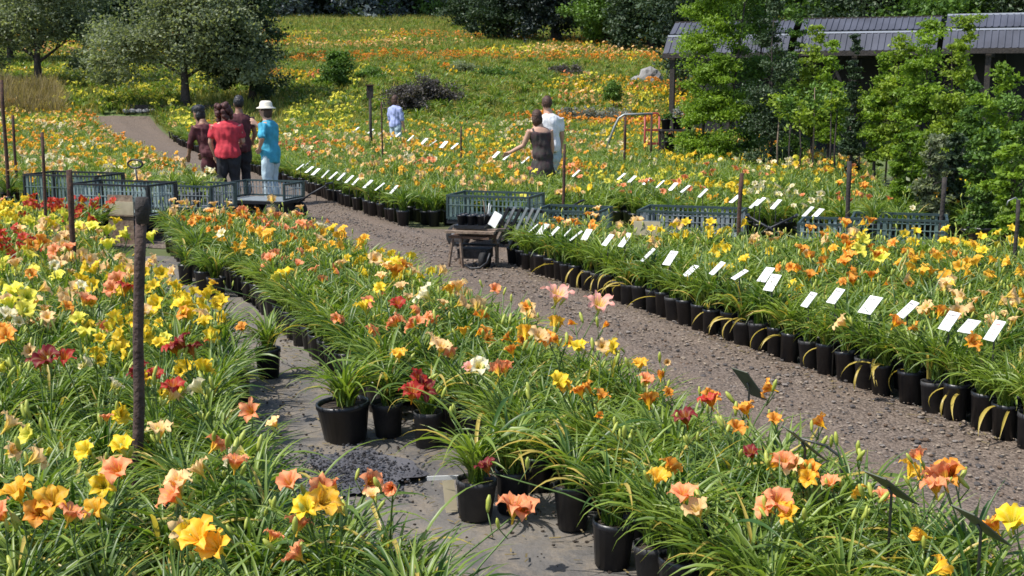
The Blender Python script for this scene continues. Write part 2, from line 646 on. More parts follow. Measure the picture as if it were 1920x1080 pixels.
# ------------------------------------------------------------------ shed on the right
def shed():
    # roof line runs from far left to near right
    P0 = Vector((ux(1238, 34.0), 34.0, 0))
    P1 = Vector((ux(1990, 30.0), 30.0, 0))
    d = (P1 - P0)
    Ln = d.length
    rz = math.atan2(d.y, d.x)
    s = thing('open_shed', 'long open shed with thin flat blue grey roof bands behind the potted trees', 'shed', P0, rz)
    # local: x along the eave, y away from the camera
    z_eave, z_mid, z_top = 2.74, 3.22, 3.60

    def roof(x0, x1, ya, za, yb, zb):
        r = Geo()
        w = .16
        n = int((x1 - x0) / w)
        for i in range(n):
            xa = x0 + i * w
            for (u0, u1, h) in ((0, .12, 0), (.12, .16, .018)):
                q = [(xa + u0, ya - h, za + h), (xa + u1, ya - h, za + h), (xa + u1, yb - h, zb + h), (xa + u0, yb - h, zb + h)]
                r.add(q + [(a, b + .02, c - .03) for a, b, c in q], [[0, 1, 2, 3], [7, 6, 5, 4], [0, 4, 5, 1], [1, 5, 6, 2], [2, 6, 7, 3], [3, 7, 4, 0]])
        return r
    seg = [(0, Ln * .34), (Ln * .35, Ln * .70), (Ln * .71, Ln)]
    for k, (xa, xb) in enumerate(seg):
        dz = (-.03, 0, .03)[k]
        roof(xa, xb, 0, z_eave + dz, .42, z_mid - .04 + dz).build('lower_roof', 'roof_blue', s, False)
        roof(xa, xb, .62, z_mid + .06 + dz, 1.15, z_top + dz).build('upper_roof', 'roof_blue', s, False)
        Geo().box(((xa + xb) / 2, .50, z_mid + dz), (xb - xa, .10, .045)).build('gutter', 'white_trim', s, False)
        Geo().box(((xa + xb) / 2, 1.20, z_top + .02 + dz), (xb - xa, .10, .04)).build('ridge_cap', 'white_trim' if k == 2 else 'dark_wood', s, False)
        Geo().box(((xa + xb) / 2, 2.4, z_top - .06 + dz), (xb - xa, 2.3, .05)).build('flat_roof', 'roof_blue', s, False)
        Geo().box(((xa + xb) / 2, -.05, z_eave - .06 + dz), (xb - xa, .05, .13)).build('eave_board', 'dark_wood', s, False)
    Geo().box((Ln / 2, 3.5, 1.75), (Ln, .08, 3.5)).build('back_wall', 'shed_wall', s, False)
    n = 7
    for i in range(n):
        x = .25 + (Ln - .5) * i / (n - 1)
        Geo().box((x, .12, z_eave / 2 - .05), (.13, .13, z_eave - .10)).build('post', 'dark_wood', s, False)
    for i in range(n):
        x = .25 + (Ln - .5) * i / (n - 1)
        Geo().box((x, 1.9, z_eave - .08), (.07, 3.0, .14)).build('rafter', 'dark_wood', s, False)
    for k in range(int(Ln / 1.3)):
        Geo().box((.8 + k * 1.3, 3.44, 1.7), (.02, .04, 3.1)).build('wall_batten', 'dark_wood', s, False)


shed()


# ------------------------------------------------------------------ trees
def leaf_cloud(cent, rad, n, size, rng, clump=.35, nclump=60, flat=.6, shell=.55):
    """n small folded leaves gathered in clumps through an ellipsoid"""
    cent, rad = np.array(cent, float), np.array(rad, float)
    d = rng.normal(size=(nclump, 3))
    d /= np.linalg.norm(d, axis=1)[:, None]
    rr = (shell + (1 - shell) * rng.random(nclump)) ** 1.0
    cc = cent + d * rad * rr[:, None]
    w = rng.random(nclump) ** 1.5 + .15
    idx = rng.choice(nclump, n, p=w / w.sum())
    cs = clump * (0.5 + rng.random(nclump))
    p = cc[idx] + rng.normal(size=(n, 3)) * cs[idx][:, None] * np.array([1, 1, flat]) * rad.min()
    cr = rng.random(nclump)[idx] * .6 + rng.random(n) * .4
    nrm = rng.normal(size=(n, 3)) + np.array([0, 0, 1.0])
    nrm /= np.linalg.norm(nrm, axis=1)[:, None]
    a = rng.normal(size=(n, 3))
    a -= nrm * (a * nrm).sum(1)[:, None]
    a /= np.linalg.norm(a, axis=1)[:, None]
    b = np.cross(nrm, a)
    L = size * (0.6 + .8 * rng.random(n))[:, None]
    W = L * .30
    v = np.stack([p - a * L * .5, p + b * W - nrm * W * .3, p + a * L * .5, p - b * W - nrm * W * .3], 1).reshape(-1, 3)
    f = np.arange(4 * n).reshape(-1, 4)
    c = np.zeros((n, 4, 4))
    c[..., 0] = cr[:, None]
    c[..., 1] = .5
    c[..., 3] = 1
    return v, f, c.reshape(-1, 4)


def trunk_geo(h, r, limbs, rng, lean=(0, 0), start=.35, reach=(1, 1, 1)):
    g = Geo()
    pts = []
    for i in range(7):
        t = i / 6
        pts.append((lean[0] * t + rng.normal() * .03 * h * .2 * t, lean[1] * t + rng.normal() * .03 * h * .2 * t, h * t))
    g.tube(pts, [r * (1.35 if i == 0 else 1 - .75 * i / 6) for i in range(7)], 9)
    for k in range(limbs):
        t = start + (.9 - start) * (k + rng.random()) / limbs
        i = min(5, int(t * 6))
        p = Vector(pts[i]).lerp(Vector(pts[i + 1]), t * 6 - i)
        a = k * 2.4 + rng.random()
        Lh = (.75 - .3 * t)
        q = [p]
        for j in range(1, 5):
            s_ = j / 4
            q.append(p + Vector((math.cos(a) * reach[0] * Lh * s_ + rng.normal() * .04, math.sin(a) * reach[1] * Lh * s_ + rng.normal() * .04, reach[2] * .55 * s_ * (1 - .2 * s_))))
        rl = r * (1 - .7 * t) * .55
        g.tube(q, [rl, rl * .8, rl * .6, rl * .4, rl * .15], 6)
        for j in (2, 3):
            a2 = a + rng.uniform(-1.2, 1.2)
            e = q[j] + Vector((math.cos(a2) * reach[0] * .35, math.sin(a2) * reach[1] * .35, reach[2] * rng.uniform(.05, .35)))
            g.tube([q[j], q[j].lerp(e, .5) + Vector((0, 0, .04)), e], [rl * .45, rl * .3, rl * .08], 5)
    return g


def leaf_kind(name, dark, light, trans=.3, rough=.5, spec=.4):
    M[name] = leaf_mat(name, dark, light, trans=trans, rough=rough, spec=spec, objvar=.08)


leaf_kind('grey_green_leaf', (.052, .080, .040), (.350, .385, .230), trans=.42)
leaf_kind('deep_green_leaf', (.015, .034, .016), (.070, .110, .045), trans=.2)
leaf_kind('blue_green_leaf', (.010, .020, .019), (.040, .058, .048), trans=.15)
leaf_kind('mid_green_leaf', (.035, .085, .016), (.150, .260, .040))
leaf_kind('lime_leaf', (.085, .165, .014), (.290, .420, .045), trans=.42)
leaf_kind('yellow_green_leaf', (.110, .180, .016), (.350, .450, .055), trans=.42)
leaf_kind('purple_grey_leaf', (.050, .045, .042), (.140, .120, .110))
leaf_kind('silver_leaf', (.11, .12, .10), (.34, .35, .32))
leaf_kind('hazy_wood_leaf', (.075, .095, .105), (.200, .240, .240), trans=.2)  # distance haze mixed into the leaf colour: paler and bluer
leaf_kind('dry_leaf', (.20, .15, .06), (.42, .33, .16))


def tree(name, label, cat, loc, blobs, lm, n, size, trunk=None, seed=1, group=None, clump=.35, flat=.6, nclump=60, shell=.55, pot=None):
    rng = np.random.default_rng(seed)
    t = thing(name, label, cat, loc, 0, group)
    if trunk:
        h, r, limbs, reach = trunk
        trunk_geo(h, r, limbs, rng, lean=(rng.normal() * .04 * h, 0), reach=reach, start=.4).build('trunk', 'bark', t)
    g = Geo()
    tot = sum(b[3] * b[4] * b[5] for b in blobs) if blobs else 1
    for b in blobs:
        k = int(n * b[3] * b[4] * b[5] / tot)
        v, f, c = leaf_cloud(b[:3], b[3:6], k, size, rng, clump, max(12, int(nclump * b[3] * b[4] * b[5] / tot)), flat, shell)
        g.add(v, f, 0, c)
    me = g.mesh('crown', lm, False)
    put('crown', me, t)
    if pot:
        pg = Geo().lathe([(0.001, 0.0), (pot * .40, 0), (pot * .5, pot * .8), (pot * .54, pot * .8), (pot * .54, pot * .88), (pot * .47, pot * .88), (pot * .46, pot * .8), (.001, pot * .8)], 14)
        pg.build('pot', 'black_plastic', t)
    return t


# orchard trees on the left
y = 45.5
tree('orchard_tree', 'spreading grey green orchard tree whose dark trunk stands behind the four visitors', 'tree', (ux(355, y), y, zt(y)),
     [(-.2, 0, 3.0, 2.8, 2.0, 1.7), (-2.2, -.2, 2.3, 1.7, 1.4, 1.1), (1.7, 0, 2.6, 1.7, 1.5, 1.4), (-3.0, 0, 1.5, 1.1, .9, .7), (0.3, -.4, 4.4, 3.0, 1.6, 1.0), (2.0, .2, 1.4, 1.3, 1.0, .8)], 'grey_green_leaf', 34000, .13,
     (2.6, .20, 7, (2.6, 1.8, 1.8)), 11, clump=.22, nclump=150, shell=.35)
y = 50.5
tree('orchard_tree', 'farther grey green orchard tree with a forked trunk at the top left corner', 'tree', (ux(85, y), y, zt(y)),
     [(0, 0, 3.3, 2.9, 2.0, 1.8), (-2.3, 0, 2.2, 1.6, 1.4, 1.5), (2.0, 0, 2.1, 1.7, 1.3, 1.4), (0, 0, 5.2, 3.0, 1.6, .9)], 'grey_green_leaf', 30000, .13,
     (2.4, .20, 6, (2.3, 1.8, 2.2)), 12, clump=.22, nclump=150, shell=.35)
y = 47
tree('shade_tree', 'dense dark tree close behind the person in aqua, crown almost to the ground', 'tree', (ux(478, y), y, zt(y)),
     [(-.2, 0, 2.1, 1.45, 1.2, 1.5), (-.1, 0, 3.6, 1.5, 1.3, 1.2), (.5, -.2, .95, .85, .8, .9), (-.9, -.2, 1.0, .95, .8, .9)], 'deep_green_leaf', 22000, .12,
     (2.6, .16, 6, (1.2, 1.0, 1.6)), 13, clump=.22, nclump=120, shell=.3)
y = 60
for i, (u, w) in enumerate(((230, 2.6), (20, 3.0), (420, 2.4))):
    tree('background_tree', ['dark round tree filling the gap between the two orchard trees', 'dark tree behind the farther orchard tree at the left edge',
         'dark tree behind the crown of the spreading orchard tree'][i], 'tree', (ux(u, y), y + i, zt(y)), [(0, 0, 3.0, w, 2, 2.2), (.4, 0, 4.6, w, 1.8, 1.4)], 'deep_green_leaf', 14000, .17, (2.5, .2, 5, (2, 1.6, 2)), 20 + i, clump=.22, nclump=110, shell=.3)

# bushes on the slope
y = 50
tree('round_bush', 'round dark green bush standing alone on the flowery slope', 'bush', (ux(635, y), y, zt(y)), [(0, 0, .85, .70, .65, .75), (.1, 0, 1.3, .5, .5, .42), (-.25, -.1, .5, .55, .5, .45)], 'mid_green_leaf', 9000, .10, (1.2, .06, 5, (.5, .5, .7)), 31, clump=.2, nclump=70, shell=.3)
y = 44.5
tree('purple_shrub', 'low purple grey shrub just behind the person in pale blue', 'shrub', (ux(765, y), y, zt(y)), [(0, 0, .55, .8, .6, .55)], 'purple_grey_leaf', 6000, .09, (.6, .04, 5, (.6, .5, .6)), 32, clump=.25, nclump=60, shell=.3)
y = 46
tree('purple_shrub', 'wider purple grey shrub on the slope right of the person in pale blue', 'shrub', (ux(825, y), y, zt(y)), [(0, 0, .5, .9, .6, .5), (-.5, 0, .7, .6, .5, .5)], 'purple_grey_leaf', 7000, .09, (.6, .04, 5, (.7, .5, .5)), 33, clump=.25, nclump=60, shell=.3)
y = 42
for i, u in enumerate((1065, 1110, 1150)):
    tree('silver_shrub', ['silvery grey shrub behind the head of the man in white', 'silvery grey shrub, middle one behind the man in white', 'silvery grey shrub at the foot of the small round tree'][i], 'shrub',
         (ux(u, y), y, zt(y)), [(0, 0, .38, .58, .45, .36)], 'silver_leaf', 3500, .07, (.4, .03, 4, (.4, .4, .4)), 40 + i, clump=.25, nclump=50, shell=.3)
y = 43
tree('small_tree', 'small round headed tree on a thin stem left of the shed', 'tree', (ux(1146, y), y, zt(y)), [(0, 0, 1.15, .42, .4, .36)], 'mid_green_leaf', 3500, .07, (1.0, .035, 4, (.3, .3, .3)), 44, clump=.22, nclump=50, shell=.3)
y = 52
for i, (u, w, k) in enumerate(((700, .7, 'mid_green_leaf'), (930, .9, 'mid_green_leaf'), (1060, .8, 'purple_grey_leaf'), (860, .6, 'grey_green_leaf'))):
    tree('slope_shrub', ['low green shrub on the slope above the pale blue visitor', 'low broad green shrub in the middle of the slope', 'brownish shrub on the slope left of the shed', 'small grey green shrub on the slope'][i], 'shrub',
         (ux(u, y), y + i, zt(y + i)), [(0, 0, .35, w, .5, .36)], k, 3500, .09, (.4, .03, 4, (.4, .4, .3)), 50 + i, clump=.25, nclump=50, shell=.3)

# tall trees at the top of the slope
specs = [(955, 77, 3.0, 'deep_green_leaf', 6.5), (1040, 75, 3.2, 'blue_green_leaf', 8.0), (1135, 72, 2.4, 'mid_green_leaf', 6.0), (1215, 68, 2.4, 'deep_green_leaf', 6.0), (890, 92, 2.6, 'deep_green_leaf', 6)]
lab = ['dark broad tree at the top of the flower field, left of the darkest tree', 'darkest tall tree at the top of the flower field', 'lighter green tree between the darkest tree and the shed',
       'dark tree whose crown hangs beside the left end of the shed roof', 'low dark tree where the green strip of the field ends']
for i, (u, y, w, k, h) in enumerate(specs):
    tree('tall_tree', lab[i], 'tree', (ux(u, y), y, zt(y)), [(0, 0, h * .55, w, w * .8, h * .42), (.6, 0, h * .25, w * .8, w * .7, h * .22), (-.7, -.2, h * .3, w * .8, w * .7, h * .25)], k, 20000, .20,
         (h * .7, .28, 7, (w * .9, w * .8, h * .3)), 60 + i, group='trees above the flower field', clump=.2, nclump=130, shell=.3)
# trees behind the shed
for i, (u, y, w, k, h) in enumerate(((1330, 48, 3.0, 'deep_green_leaf', 6.5), (1480, 46, 3.2, 'mid_green_leaf', 6.5), (1640, 44, 3.0, 'deep_green_leaf', 6.5), (1790, 42, 3.0, 'mid_green_leaf', 6.5), (1930, 40, 3.0, 'deep_green_leaf', 6.5))):
    tree('tall_tree', ['dark tree rising behind the left part of the shed roof', 'mid green tree above the shed roof between two dark trees', 'dark tree rising above the middle of the shed roof',
         'mid green tree above the right part of the shed roof', 'dark tree rising at the far right behind the shed'][i], 'tree', (ux(u, y), y, zt(y)),
         [(0, 0, h * .62, w, w * .7, h * .36), (0, 0, h * .3, w * .8, w * .6, h * .25)], k, 15000, .17, (h * .7, .25, 6, (w * .8, w * .7, h * .3)), 70 + i, group='trees behind the shed', clump=.2, nclump=110, shell=.3)

# potted trees in a row before the shed
HED = [  # u, y, half width m, z bottom, z top, leaf, label
    (1315, 25, .46, .45, 4.3, 'lime_leaf', 'tall bright green potted tree at the left end of the row'),
    (1358, 24.6, .42, .3, 4.9, 'lime_leaf', 'second potted tree from the left, bright and reaching the top edge'),
    (1402, 25.5, .46, .4, 5.0, 'mid_green_leaf', 'third potted tree from the left, mid green and tall'),
    (1445, 23.5, .46, .25, 3.7, 'deep_green_leaf', 'dark green potted tree in the shadow of the bright left ones'),
    (1483, 24.5, .34, .5, 3.5, 'mid_green_leaf', 'slim mid green potted tree right of the dark one'),
    (1520, 24, .34, .9, 3.0, 'yellow_green_leaf', 'slim yellow green potted tree left of the dark thin one'),
    (1548, 23.4, .28, .8, 2.8, 'lime_leaf', 'very slim bright potted tree just left of the dark thin one'),
    (1592, 20.5, .17, .3, 2.75, 'deep_green_leaf', 'very narrow dark potted tree in the middle of the row'),
    (1638, 20.4, .30, .6, 2.45, 'lime_leaf', 'slim bright potted tree just right of the narrow dark one'),
    (1676, 20, .38, .7, 2.65, 'yellow_green_leaf', 'yellow green potted tree left of the full conical one'),
    (1735, 19.5, .56, .45, 2.95, 'lime_leaf', 'full conical bright green potted tree with layered branches in the middle right'),
    (1785, 19, .36, .7, 3.0, 'yellow_green_leaf', 'tallest yellow green potted tree under the right end of the roof'),
    (1745, 15.0, .22, .30, 1.35, 'grey_green_leaf', 'small grey green potted shrub before the bright layered tree'),
    (1690, 16.2, .24, .35, 1.35, 'lime_leaf', 'low bright potted shrub left of the small grey green one'),
    (1868, 16.5, .40, .5, 2.2, 'lime_leaf', 'bright green potted tree at the right edge'),
    (1925, 15.8, .40, .4, 2.1, 'mid_green_leaf', 'mid green potted tree cut off by the right edge'),
    (1850, 14.2, .30, .25, 1.4, 'mid_green_leaf', 'lower green potted tree before the bright one at right'),
    (1905, 13.6, .30, .2, 1.3, 'lime_leaf', 'lower bright potted tree nearest the right edge'),
    (1818, 18, .30, .3, 2.0, 'mid_green_leaf', 'mid green potted tree in the gap left of the right edge trees'),
    (1795, 15.2, .24, .25, 1.35, 'deep_green_leaf', 'dark potted shrub right of the small grey green one'),
]
for i, (u, y, w, z0, z1, k, l) in enumerate(HED):
    n = 6
    bl = []
    rr = random.Random(100 + i)
    for j in range(n):
        t = (j + .5) / n
        ww = w * ((1.12 - .22 * t) if z1 > 4 else 1.12 - .62 * t if t > .2 else .95) * rr.uniform(.85, 1.1)
        bl.append((rr.uniform(-.3, .3) * w, rr.uniform(-.3, .3) * w, z0 + (z1 - z0) * t, ww, ww * .9, (z1 - z0) / n * .60))
    tree('potted_tree', l, 'potted tree', (ux(u, y), y, 0), bl, k, 19000 if z1 > 4 else 12500 if w > .4 else 8000, .060, (z1 * .85, .035 + .02 * (k == 'purple_grey_leaf'), 9, (w * .9, w * .9, .5)), 200 + i,
         group='potted trees in front of the shed', clump=.26, nclump=130, flat=.45, shell=.25, pot=.36)
ORD = 'first second third fourth fifth sixth seventh eighth ninth tenth eleventh twelfth thirteenth fourteenth fifteenth sixteenth seventeenth eighteenth nineteenth twentieth'.split()


def ordn(i):
    if i < 20:
        return ORD[i]
    tens = ['', '', 'twenty', 'thirty', 'forty', 'fifty', 'sixty', 'seventy', 'eighty', 'ninety']
    n = i + 1
    if n % 10 == 0:
        return {20: 'twentieth', 30: 'thirtieth', 40: 'fortieth', 50: 'fiftieth', 60: 'sixtieth', 70: 'seventieth', 80: 'eightieth'}.get(n, str(n) + 'th')
    return tens[n // 10] + '-' + ORD[n % 10 - 1] if n < 100 else 'far'


# bare thin stems standing in pots between them
for i in range(16):
    u = 1460 + i * 22 + random.uniform(-8, 8)
    y = 22.5 - i * .22 + random.uniform(-.4, .4)
    t = thing('potted_sapling', 'thin stemmed potted sapling among the shaded trunks, ' + ordn(i) + ' from the left', 'sapling', (ux(u, y), y, 0), 0, 'saplings under the potted trees')
    h = random.uniform(1.3, 1.9)
    Geo().tube([(0, 0, .25), (random.uniform(-.03, .03), 0, h * .5), (random.uniform(-.06, .06), 0, h)], [.018, .014, .006], 6).build('stem', 'bark' if i % 3 else 'grey_board', t)
    Geo().lathe([(.001, 0), (.12, 0), (.15, .26), (.16, .26), (.16, .29), (.14, .29), (.135, .26), (.001, .26)], 12).build('pot', 'black_plastic', t)
    g = Geo()
    v, f, c = leaf_cloud((0, 0, h * .92), (.22, .22, .28), 300, .08, np.random.default_rng(400 + i), .4, 10, .5, .2)
    g.add(v, f, 0, c)
    g.build('crown', 'mid_green_leaf' if i % 2 else 'yellow_green_leaf', t, False)


# ------------------------------------------------------------------ geometry-nodes scatter for uncountable stuff
def scatter(name, pts, rz, sc, idx, sources, label, cat=None):
    pts = np.asarray(pts, np.float32)
    n = len(pts)
    col = bpy.data.collections.new(name + '_sources')
    for i, me in enumerate(sources):
        o = bpy.data.objects.new(f'{name}_source.{i:03d}', me)
        col.objects.link(o)
    me = bpy.data.meshes.new(name)
    me.vertices.add(n)
    me.vertices.foreach_set('co', pts.ravel())
    for nm, ty, arr in (('rz', 'FLOAT', np.asarray(rz, np.float32)), ('sc', 'FLOAT', np.asarray(sc, np.float32)), ('vi', 'INT', np.asarray(idx, np.int32))):
        a = me.attributes.new(nm, ty, 'POINT')
        a.data.foreach_set('value', arr)
    o = put(name, me)
    ng = bpy.data.node_groups.new(name, 'GeometryNodeTree')
    ng.interface.new_socket('Geometry', in_out='INPUT', socket_type='NodeSocketGeometry')
    ng.interface.new_socket('Geometry', in_out='OUTPUT', socket_type='NodeSocketGeometry')
    N, L = ng.nodes, ng.links
    gi, go = N.new('NodeGroupInput'), N.new('NodeGroupOutput')
    ip = N.new('GeometryNodeInstanceOnPoints')
    ci = N.new('GeometryNodeCollectionInfo')
    ci.inputs['Collection'].default_value = col
    ci.inputs['Separate Children'].default_value = True
    ci.inputs['Reset Children'].default_value = True

    def attr(nm, ty):
        a = N.new('GeometryNodeInputNamedAttribute')
        a.data_type = ty
        a.inputs['Name'].default_value = nm
        return a.outputs[0]
    cx = N.new('ShaderNodeCombineXYZ')
    L.new(attr('rz', 'FLOAT'), cx.inputs[2])
    L.new(gi.outputs[0], ip.inputs['Points'])
    L.new(ci.outputs[0], ip.inputs['Instance'])
    ip.inputs['Pick Instance'].default_value = True
    L.new(attr('vi', 'INT'), ip.inputs['Instance Index'])
    L.new(cx.outputs[0], ip.inputs['Rotation'])
    L.new(attr('sc', 'FLOAT'), ip.inputs['Scale'])
    L.new(ip.outputs[0], go.inputs[0])
    md = o.modifiers.new('scatter', 'NODES')
    md.node_group = ng
    return tag(o, label, cat, kind='stuff')


# far wood along the top of the picture: one mass
def forest():
    src = []
    for s in range(4):
        rng = np.random.default_rng(900 + s)
        g = Geo()
        g.tube([(0, 0, 0), (0, 0, 3), (.1, 0, 7)], [.3, .22, .05], 6, m=1)
        for k in range(5):
            v, f, c = leaf_cloud((rng.normal() * .9, rng.normal() * .9, 1.3 + k * 1.9), (2.3 - .25 * k, 2.3 - .25 * k, 1.8), 1300, .36, rng, .25, 26, .7, .3)
            g.add(v, f, 0, c)
        src.append(g.mesh(f'wood_tree_{s}', [('hazy_wood_leaf', 'deep_green_leaf', 'hazy_wood_leaf', 'mid_green_leaf')[s], 'bark'], False))
    P, rz, sc, ix = [], [], [], []
    for k in range(520):
        y = 108 + 60 * random.random() ** 1.4
        x = random.uniform(-.5, .5) * y * 1.05
        P.append((x, y, zt(y) - .3)); rz.append(random.random() * 6.28); sc.append(random.uniform(.8, 1.35)); ix.append(random.choice((0, 0, 1, 2, 2, 3) if k % 3 else (0, 1, 2)))
    scatter('far_wood', P, rz, sc, ix, src, 'dark bluish wood closing the view along the top')


forest()


# ------------------------------------------------------------------ props by the shed
def rock_pile():
    t = thing('stone_edging', 'line of pale grey stones climbing the slope left of the shed', 'stone edging', (ux(1160, 45), 45, zt(45)))
    rng = np.random.default_rng(5)
    for k in range(60):
        s = k / 59
        y = 40.2 + 12 * s
        x = ux(1085 + 150 * s, y) + rng.normal() * .22
        r = rng.uniform(.10, .24)
        g = Geo().blob((x - t.location.x, y - 45, zt(y) - zt(45) + r * .3), (r * 1.1, r, r * .62), 8, 5, jit=.2, rng=rng)
        g.build('stone', 'stone', t, False)
    y = 51
    b = thing('boulder', 'large pale grey boulder at the upper end of the stone line by the shed', 'boulder', (ux(1215, y), y, zt(y)))
    Geo().blob((0, 0, .35), (.50, .4, .50), 12, 8, jit=.10, rng=rng).blob((-.5, .1, .2), (.35, .3, .30), 10, 7, jit=.12, rng=rng).build('rock', 'stone', b, False)


rock_pile()


def hand_truck():
    y = 27.5
    t = thing('hand_truck', 'red two wheeled hand truck standing upright left of the shed post', 'hand truck', (ux(1221, y), y, .0))
    for sx in (-.16, .16):
        Geo().tube([(sx, 0, .1), (sx, .03, .7), (sx, .05, 1.2)], .022, 8).build('rail', 'red_paint', t)
    Geo().tube([(-.16, .05, 1.2), (-.12, .07, 1.27), (.12, .07, 1.27), (.16, .05, 1.2)], .02, 8).build('handle', 'red_paint', t)
    for z in (.3, .6, .9):
        Geo().box((0, .02, z), (.30, .025, .05)).build('crossbar', 'red_paint', t, False)
    Geo().box((0, -.11, .06), (.36, .22, .012)).build('toe_plate', 'red_paint', t, False)
    for sx in (-.22, .22):
        w = Geo().tube([(sx - .03, .1, .13), (sx + .03, .1, .13)], .13, 16).build('wheel', 'tyre', t)
        Geo().tube([(sx - .034, .1, .13), (sx + .034, .1, .13)], .06, 12).build('rim', 'rim', w)


hand_truck()


def railing():
    y = 26.5
    t = thing('pipe_railing', 'bent grey pipe railing at the edge of the flowers left of the red hand truck', 'railing', (ux(1190, y), y, 0))
    Geo().tube([(-.62, 0, .55), (-.45, 0, 1.02), (-.36, 0, 1.20), (-.25, 0, 1.27), (.36, 0, 1.29)], .026, 8).build('top_pipe', 'pipe_grey', t)
    for x in (-.22, .34):
        Geo().tube([(x, 0, 0), (x, 0, 1.27)], .024, 8).build('post', 'rust', t)


railing()


def bench():
    y = 27.0
    t = thing('potting_bench', 'dark slatted two tier potting bench beside the shed post', 'bench', (ux(1266, y), y, 0))
    for k in range(4):
        Geo().box((0, -.27 + k * .18, .92), (.72, .14, .035)).build('slat', 'dark_wood', t, False)
        Geo().box((0, -.27 + k * .18, .42), (.72, .14, .035)).build('slat', 'dark_wood', t, False)
    for sx in (-.32, .32):
        for sy in (-.27, .27):
            Geo().box((sx, sy, .47), (.06, .06, .88)).build('leg', 'dark_wood', t, False)
    for k, (x, z, s) in enumerate(((-.24, .94, .2), (.02, .94, .24), (.26, .94, .18), (-.15, .44, .22), (.18, .44, .2))):
        p = thing('nursery_pot', ['small black pot at the left end of the bench top', 'large black pot in the middle of the bench top', 'small black pot at the right end of the bench top', 'black pot on the left of the lower bench tier',
                                  'black pot on the right of the lower bench tier'][k], 'plant pot', (ux(1266, y) + x, y - .05, z))
        Geo().lathe([(.001, 0), (s * .4, 0), (s * .52, s), (s * .56, s), (s * .56, s * 1.1), (s * .48, s * 1.1), (s * .46, s), (.001, s * .95)], 14).build('pot', 'black_plastic', p)
        g = Geo()
        v, f, c = leaf_cloud((0, 0, s * 1.5), (s * .6, s * .6, s * .55), 260, .06, np.random.default_rng(600 + k), .3, 12, .6, .2)
        g.add(v, f, 0, c)
        g.build('foliage', ('mid_green_leaf', 'silver_leaf', 'lime_leaf', 'deep_green_leaf', 'mid_green_leaf')[k], p, False)


bench()


# ------------------------------------------------------------------ stakes and posts
def stake(u, y, vtop, w, label, m='rust', lean=(0, 0), cap=False):
    h = zv(vtop, y)
    t = thing('wooden_stake' if m == 'old_wood' or m == 'dark_wood' else 'metal_stake', label, 'stake', (ux(u, y), y, zt(y)))
    h -= zt(y)
    rng = random.Random(int(u * 7 + y))
    pts = [(lean[0] * s + rng.uniform(-1, 1) * .12 * w, lean[1] * s + rng.uniform(-1, 1) * .12 * w, h * s) for s in (0, .2, .4, .6, .8, 1)]
    Geo().tube(pts, [w * .5 * rng.uniform(.9, 1.08) for _ in pts], 9).build('shaft', m, t)
    if cap:
        p = pts[-1]
        Geo().tube([(p[0] - .002, p[1], p[2] - .10), (p[0], p[1], p[2] - .03), (p[0] + .002, p[1], p[2] + .012)], [w * .58, w * .68, w * .56], 10).build('cap', 'dark_wood', t)
    return t


stake(219, 5.2, 372, .048, 'tall weathered dark wooden stake with a knob at its top in the left bed', 'old_wood', (.10, .0), True)
stake(128, 10.4, 316, .050, 'rusty brown stake left of the tall knobbed one, before the left cart', 'rust', (.02, 0))
stake(80, 12.9, 246, .035, 'slim grey brown stake at the left end of the carts', 'rust', (.03, 0))
stake(16, 19, 150, .06, 'rusty stake at the left picture edge behind the carts', 'rust', (0, 0))
stake(32, 20, 214, .05, 'short rusty stake second from the left edge behind the carts', 'rust', (0, 0))
stake(1055, 14.6, 268, .035, 'thin brown stake right of the woman in the dark dress', 'rust', (.02, 0))
stake(1386, 12.4, 322, .042, 'brown stake before the middle mesh cart of the right lane', 'rust', (.02, 0))
stake(1594, 14.0, 300, .055, 'thick dark stake left of the far right mesh cart', 'dark_wood', (-.02, 0))
stake(1770, 12.4, 330, .045, 'dark stake at the right end of the far right mesh cart', 'dark_wood', (0, 0))
stake(1912, 10.6, 372, .035, 'thin dark stake at the right picture edge with a hooked wire top', 'dark_wood', (0, 0))
stake(865, 24, 235, .035, 'thin brown stake among the flowers left of the couple', 'rust', (0, 0))
stake(718, 26, 190, .035, 'thin stake standing just left of the person in pale blue', 'rust', (0, 0))
stake(1170, 24, 232, .04, 'brown stake left of the pipe railing in the back bed', 'rust', (0, 0))
# hooked wire on the right edge stake is part of it
hk = [o for o in COL.objects if o.get('label', '').startswith('thin dark stake at the right picture')][0]
h = zv(372, 10.6)
Geo().tube([(0, 0, h - .01), (-.03, 0, h + .02), (-.09, 0, h - .01), (-.10, 0, h - .05)], .006, 6).build('hook', 'rim', hk)
# marker box on a post on the slope
y = 30
t = thing('sign_post', 'dark post with a small upright box sign left of the person in pale blue', 'sign post', (ux(697, y), y, 0))
Geo().tube([(0, 0, 0), (0, 0, 1.62)], .035, 8).build('post', 'dark_wood', t)
Geo().box((0, -.01, 1.72), (.16, .05, .30)).build('board', 'dark_wood', t, False)
Geo().box((0, -.02, 1.88), (.20, .09, .03)).build('cap', 'rust', t, False)


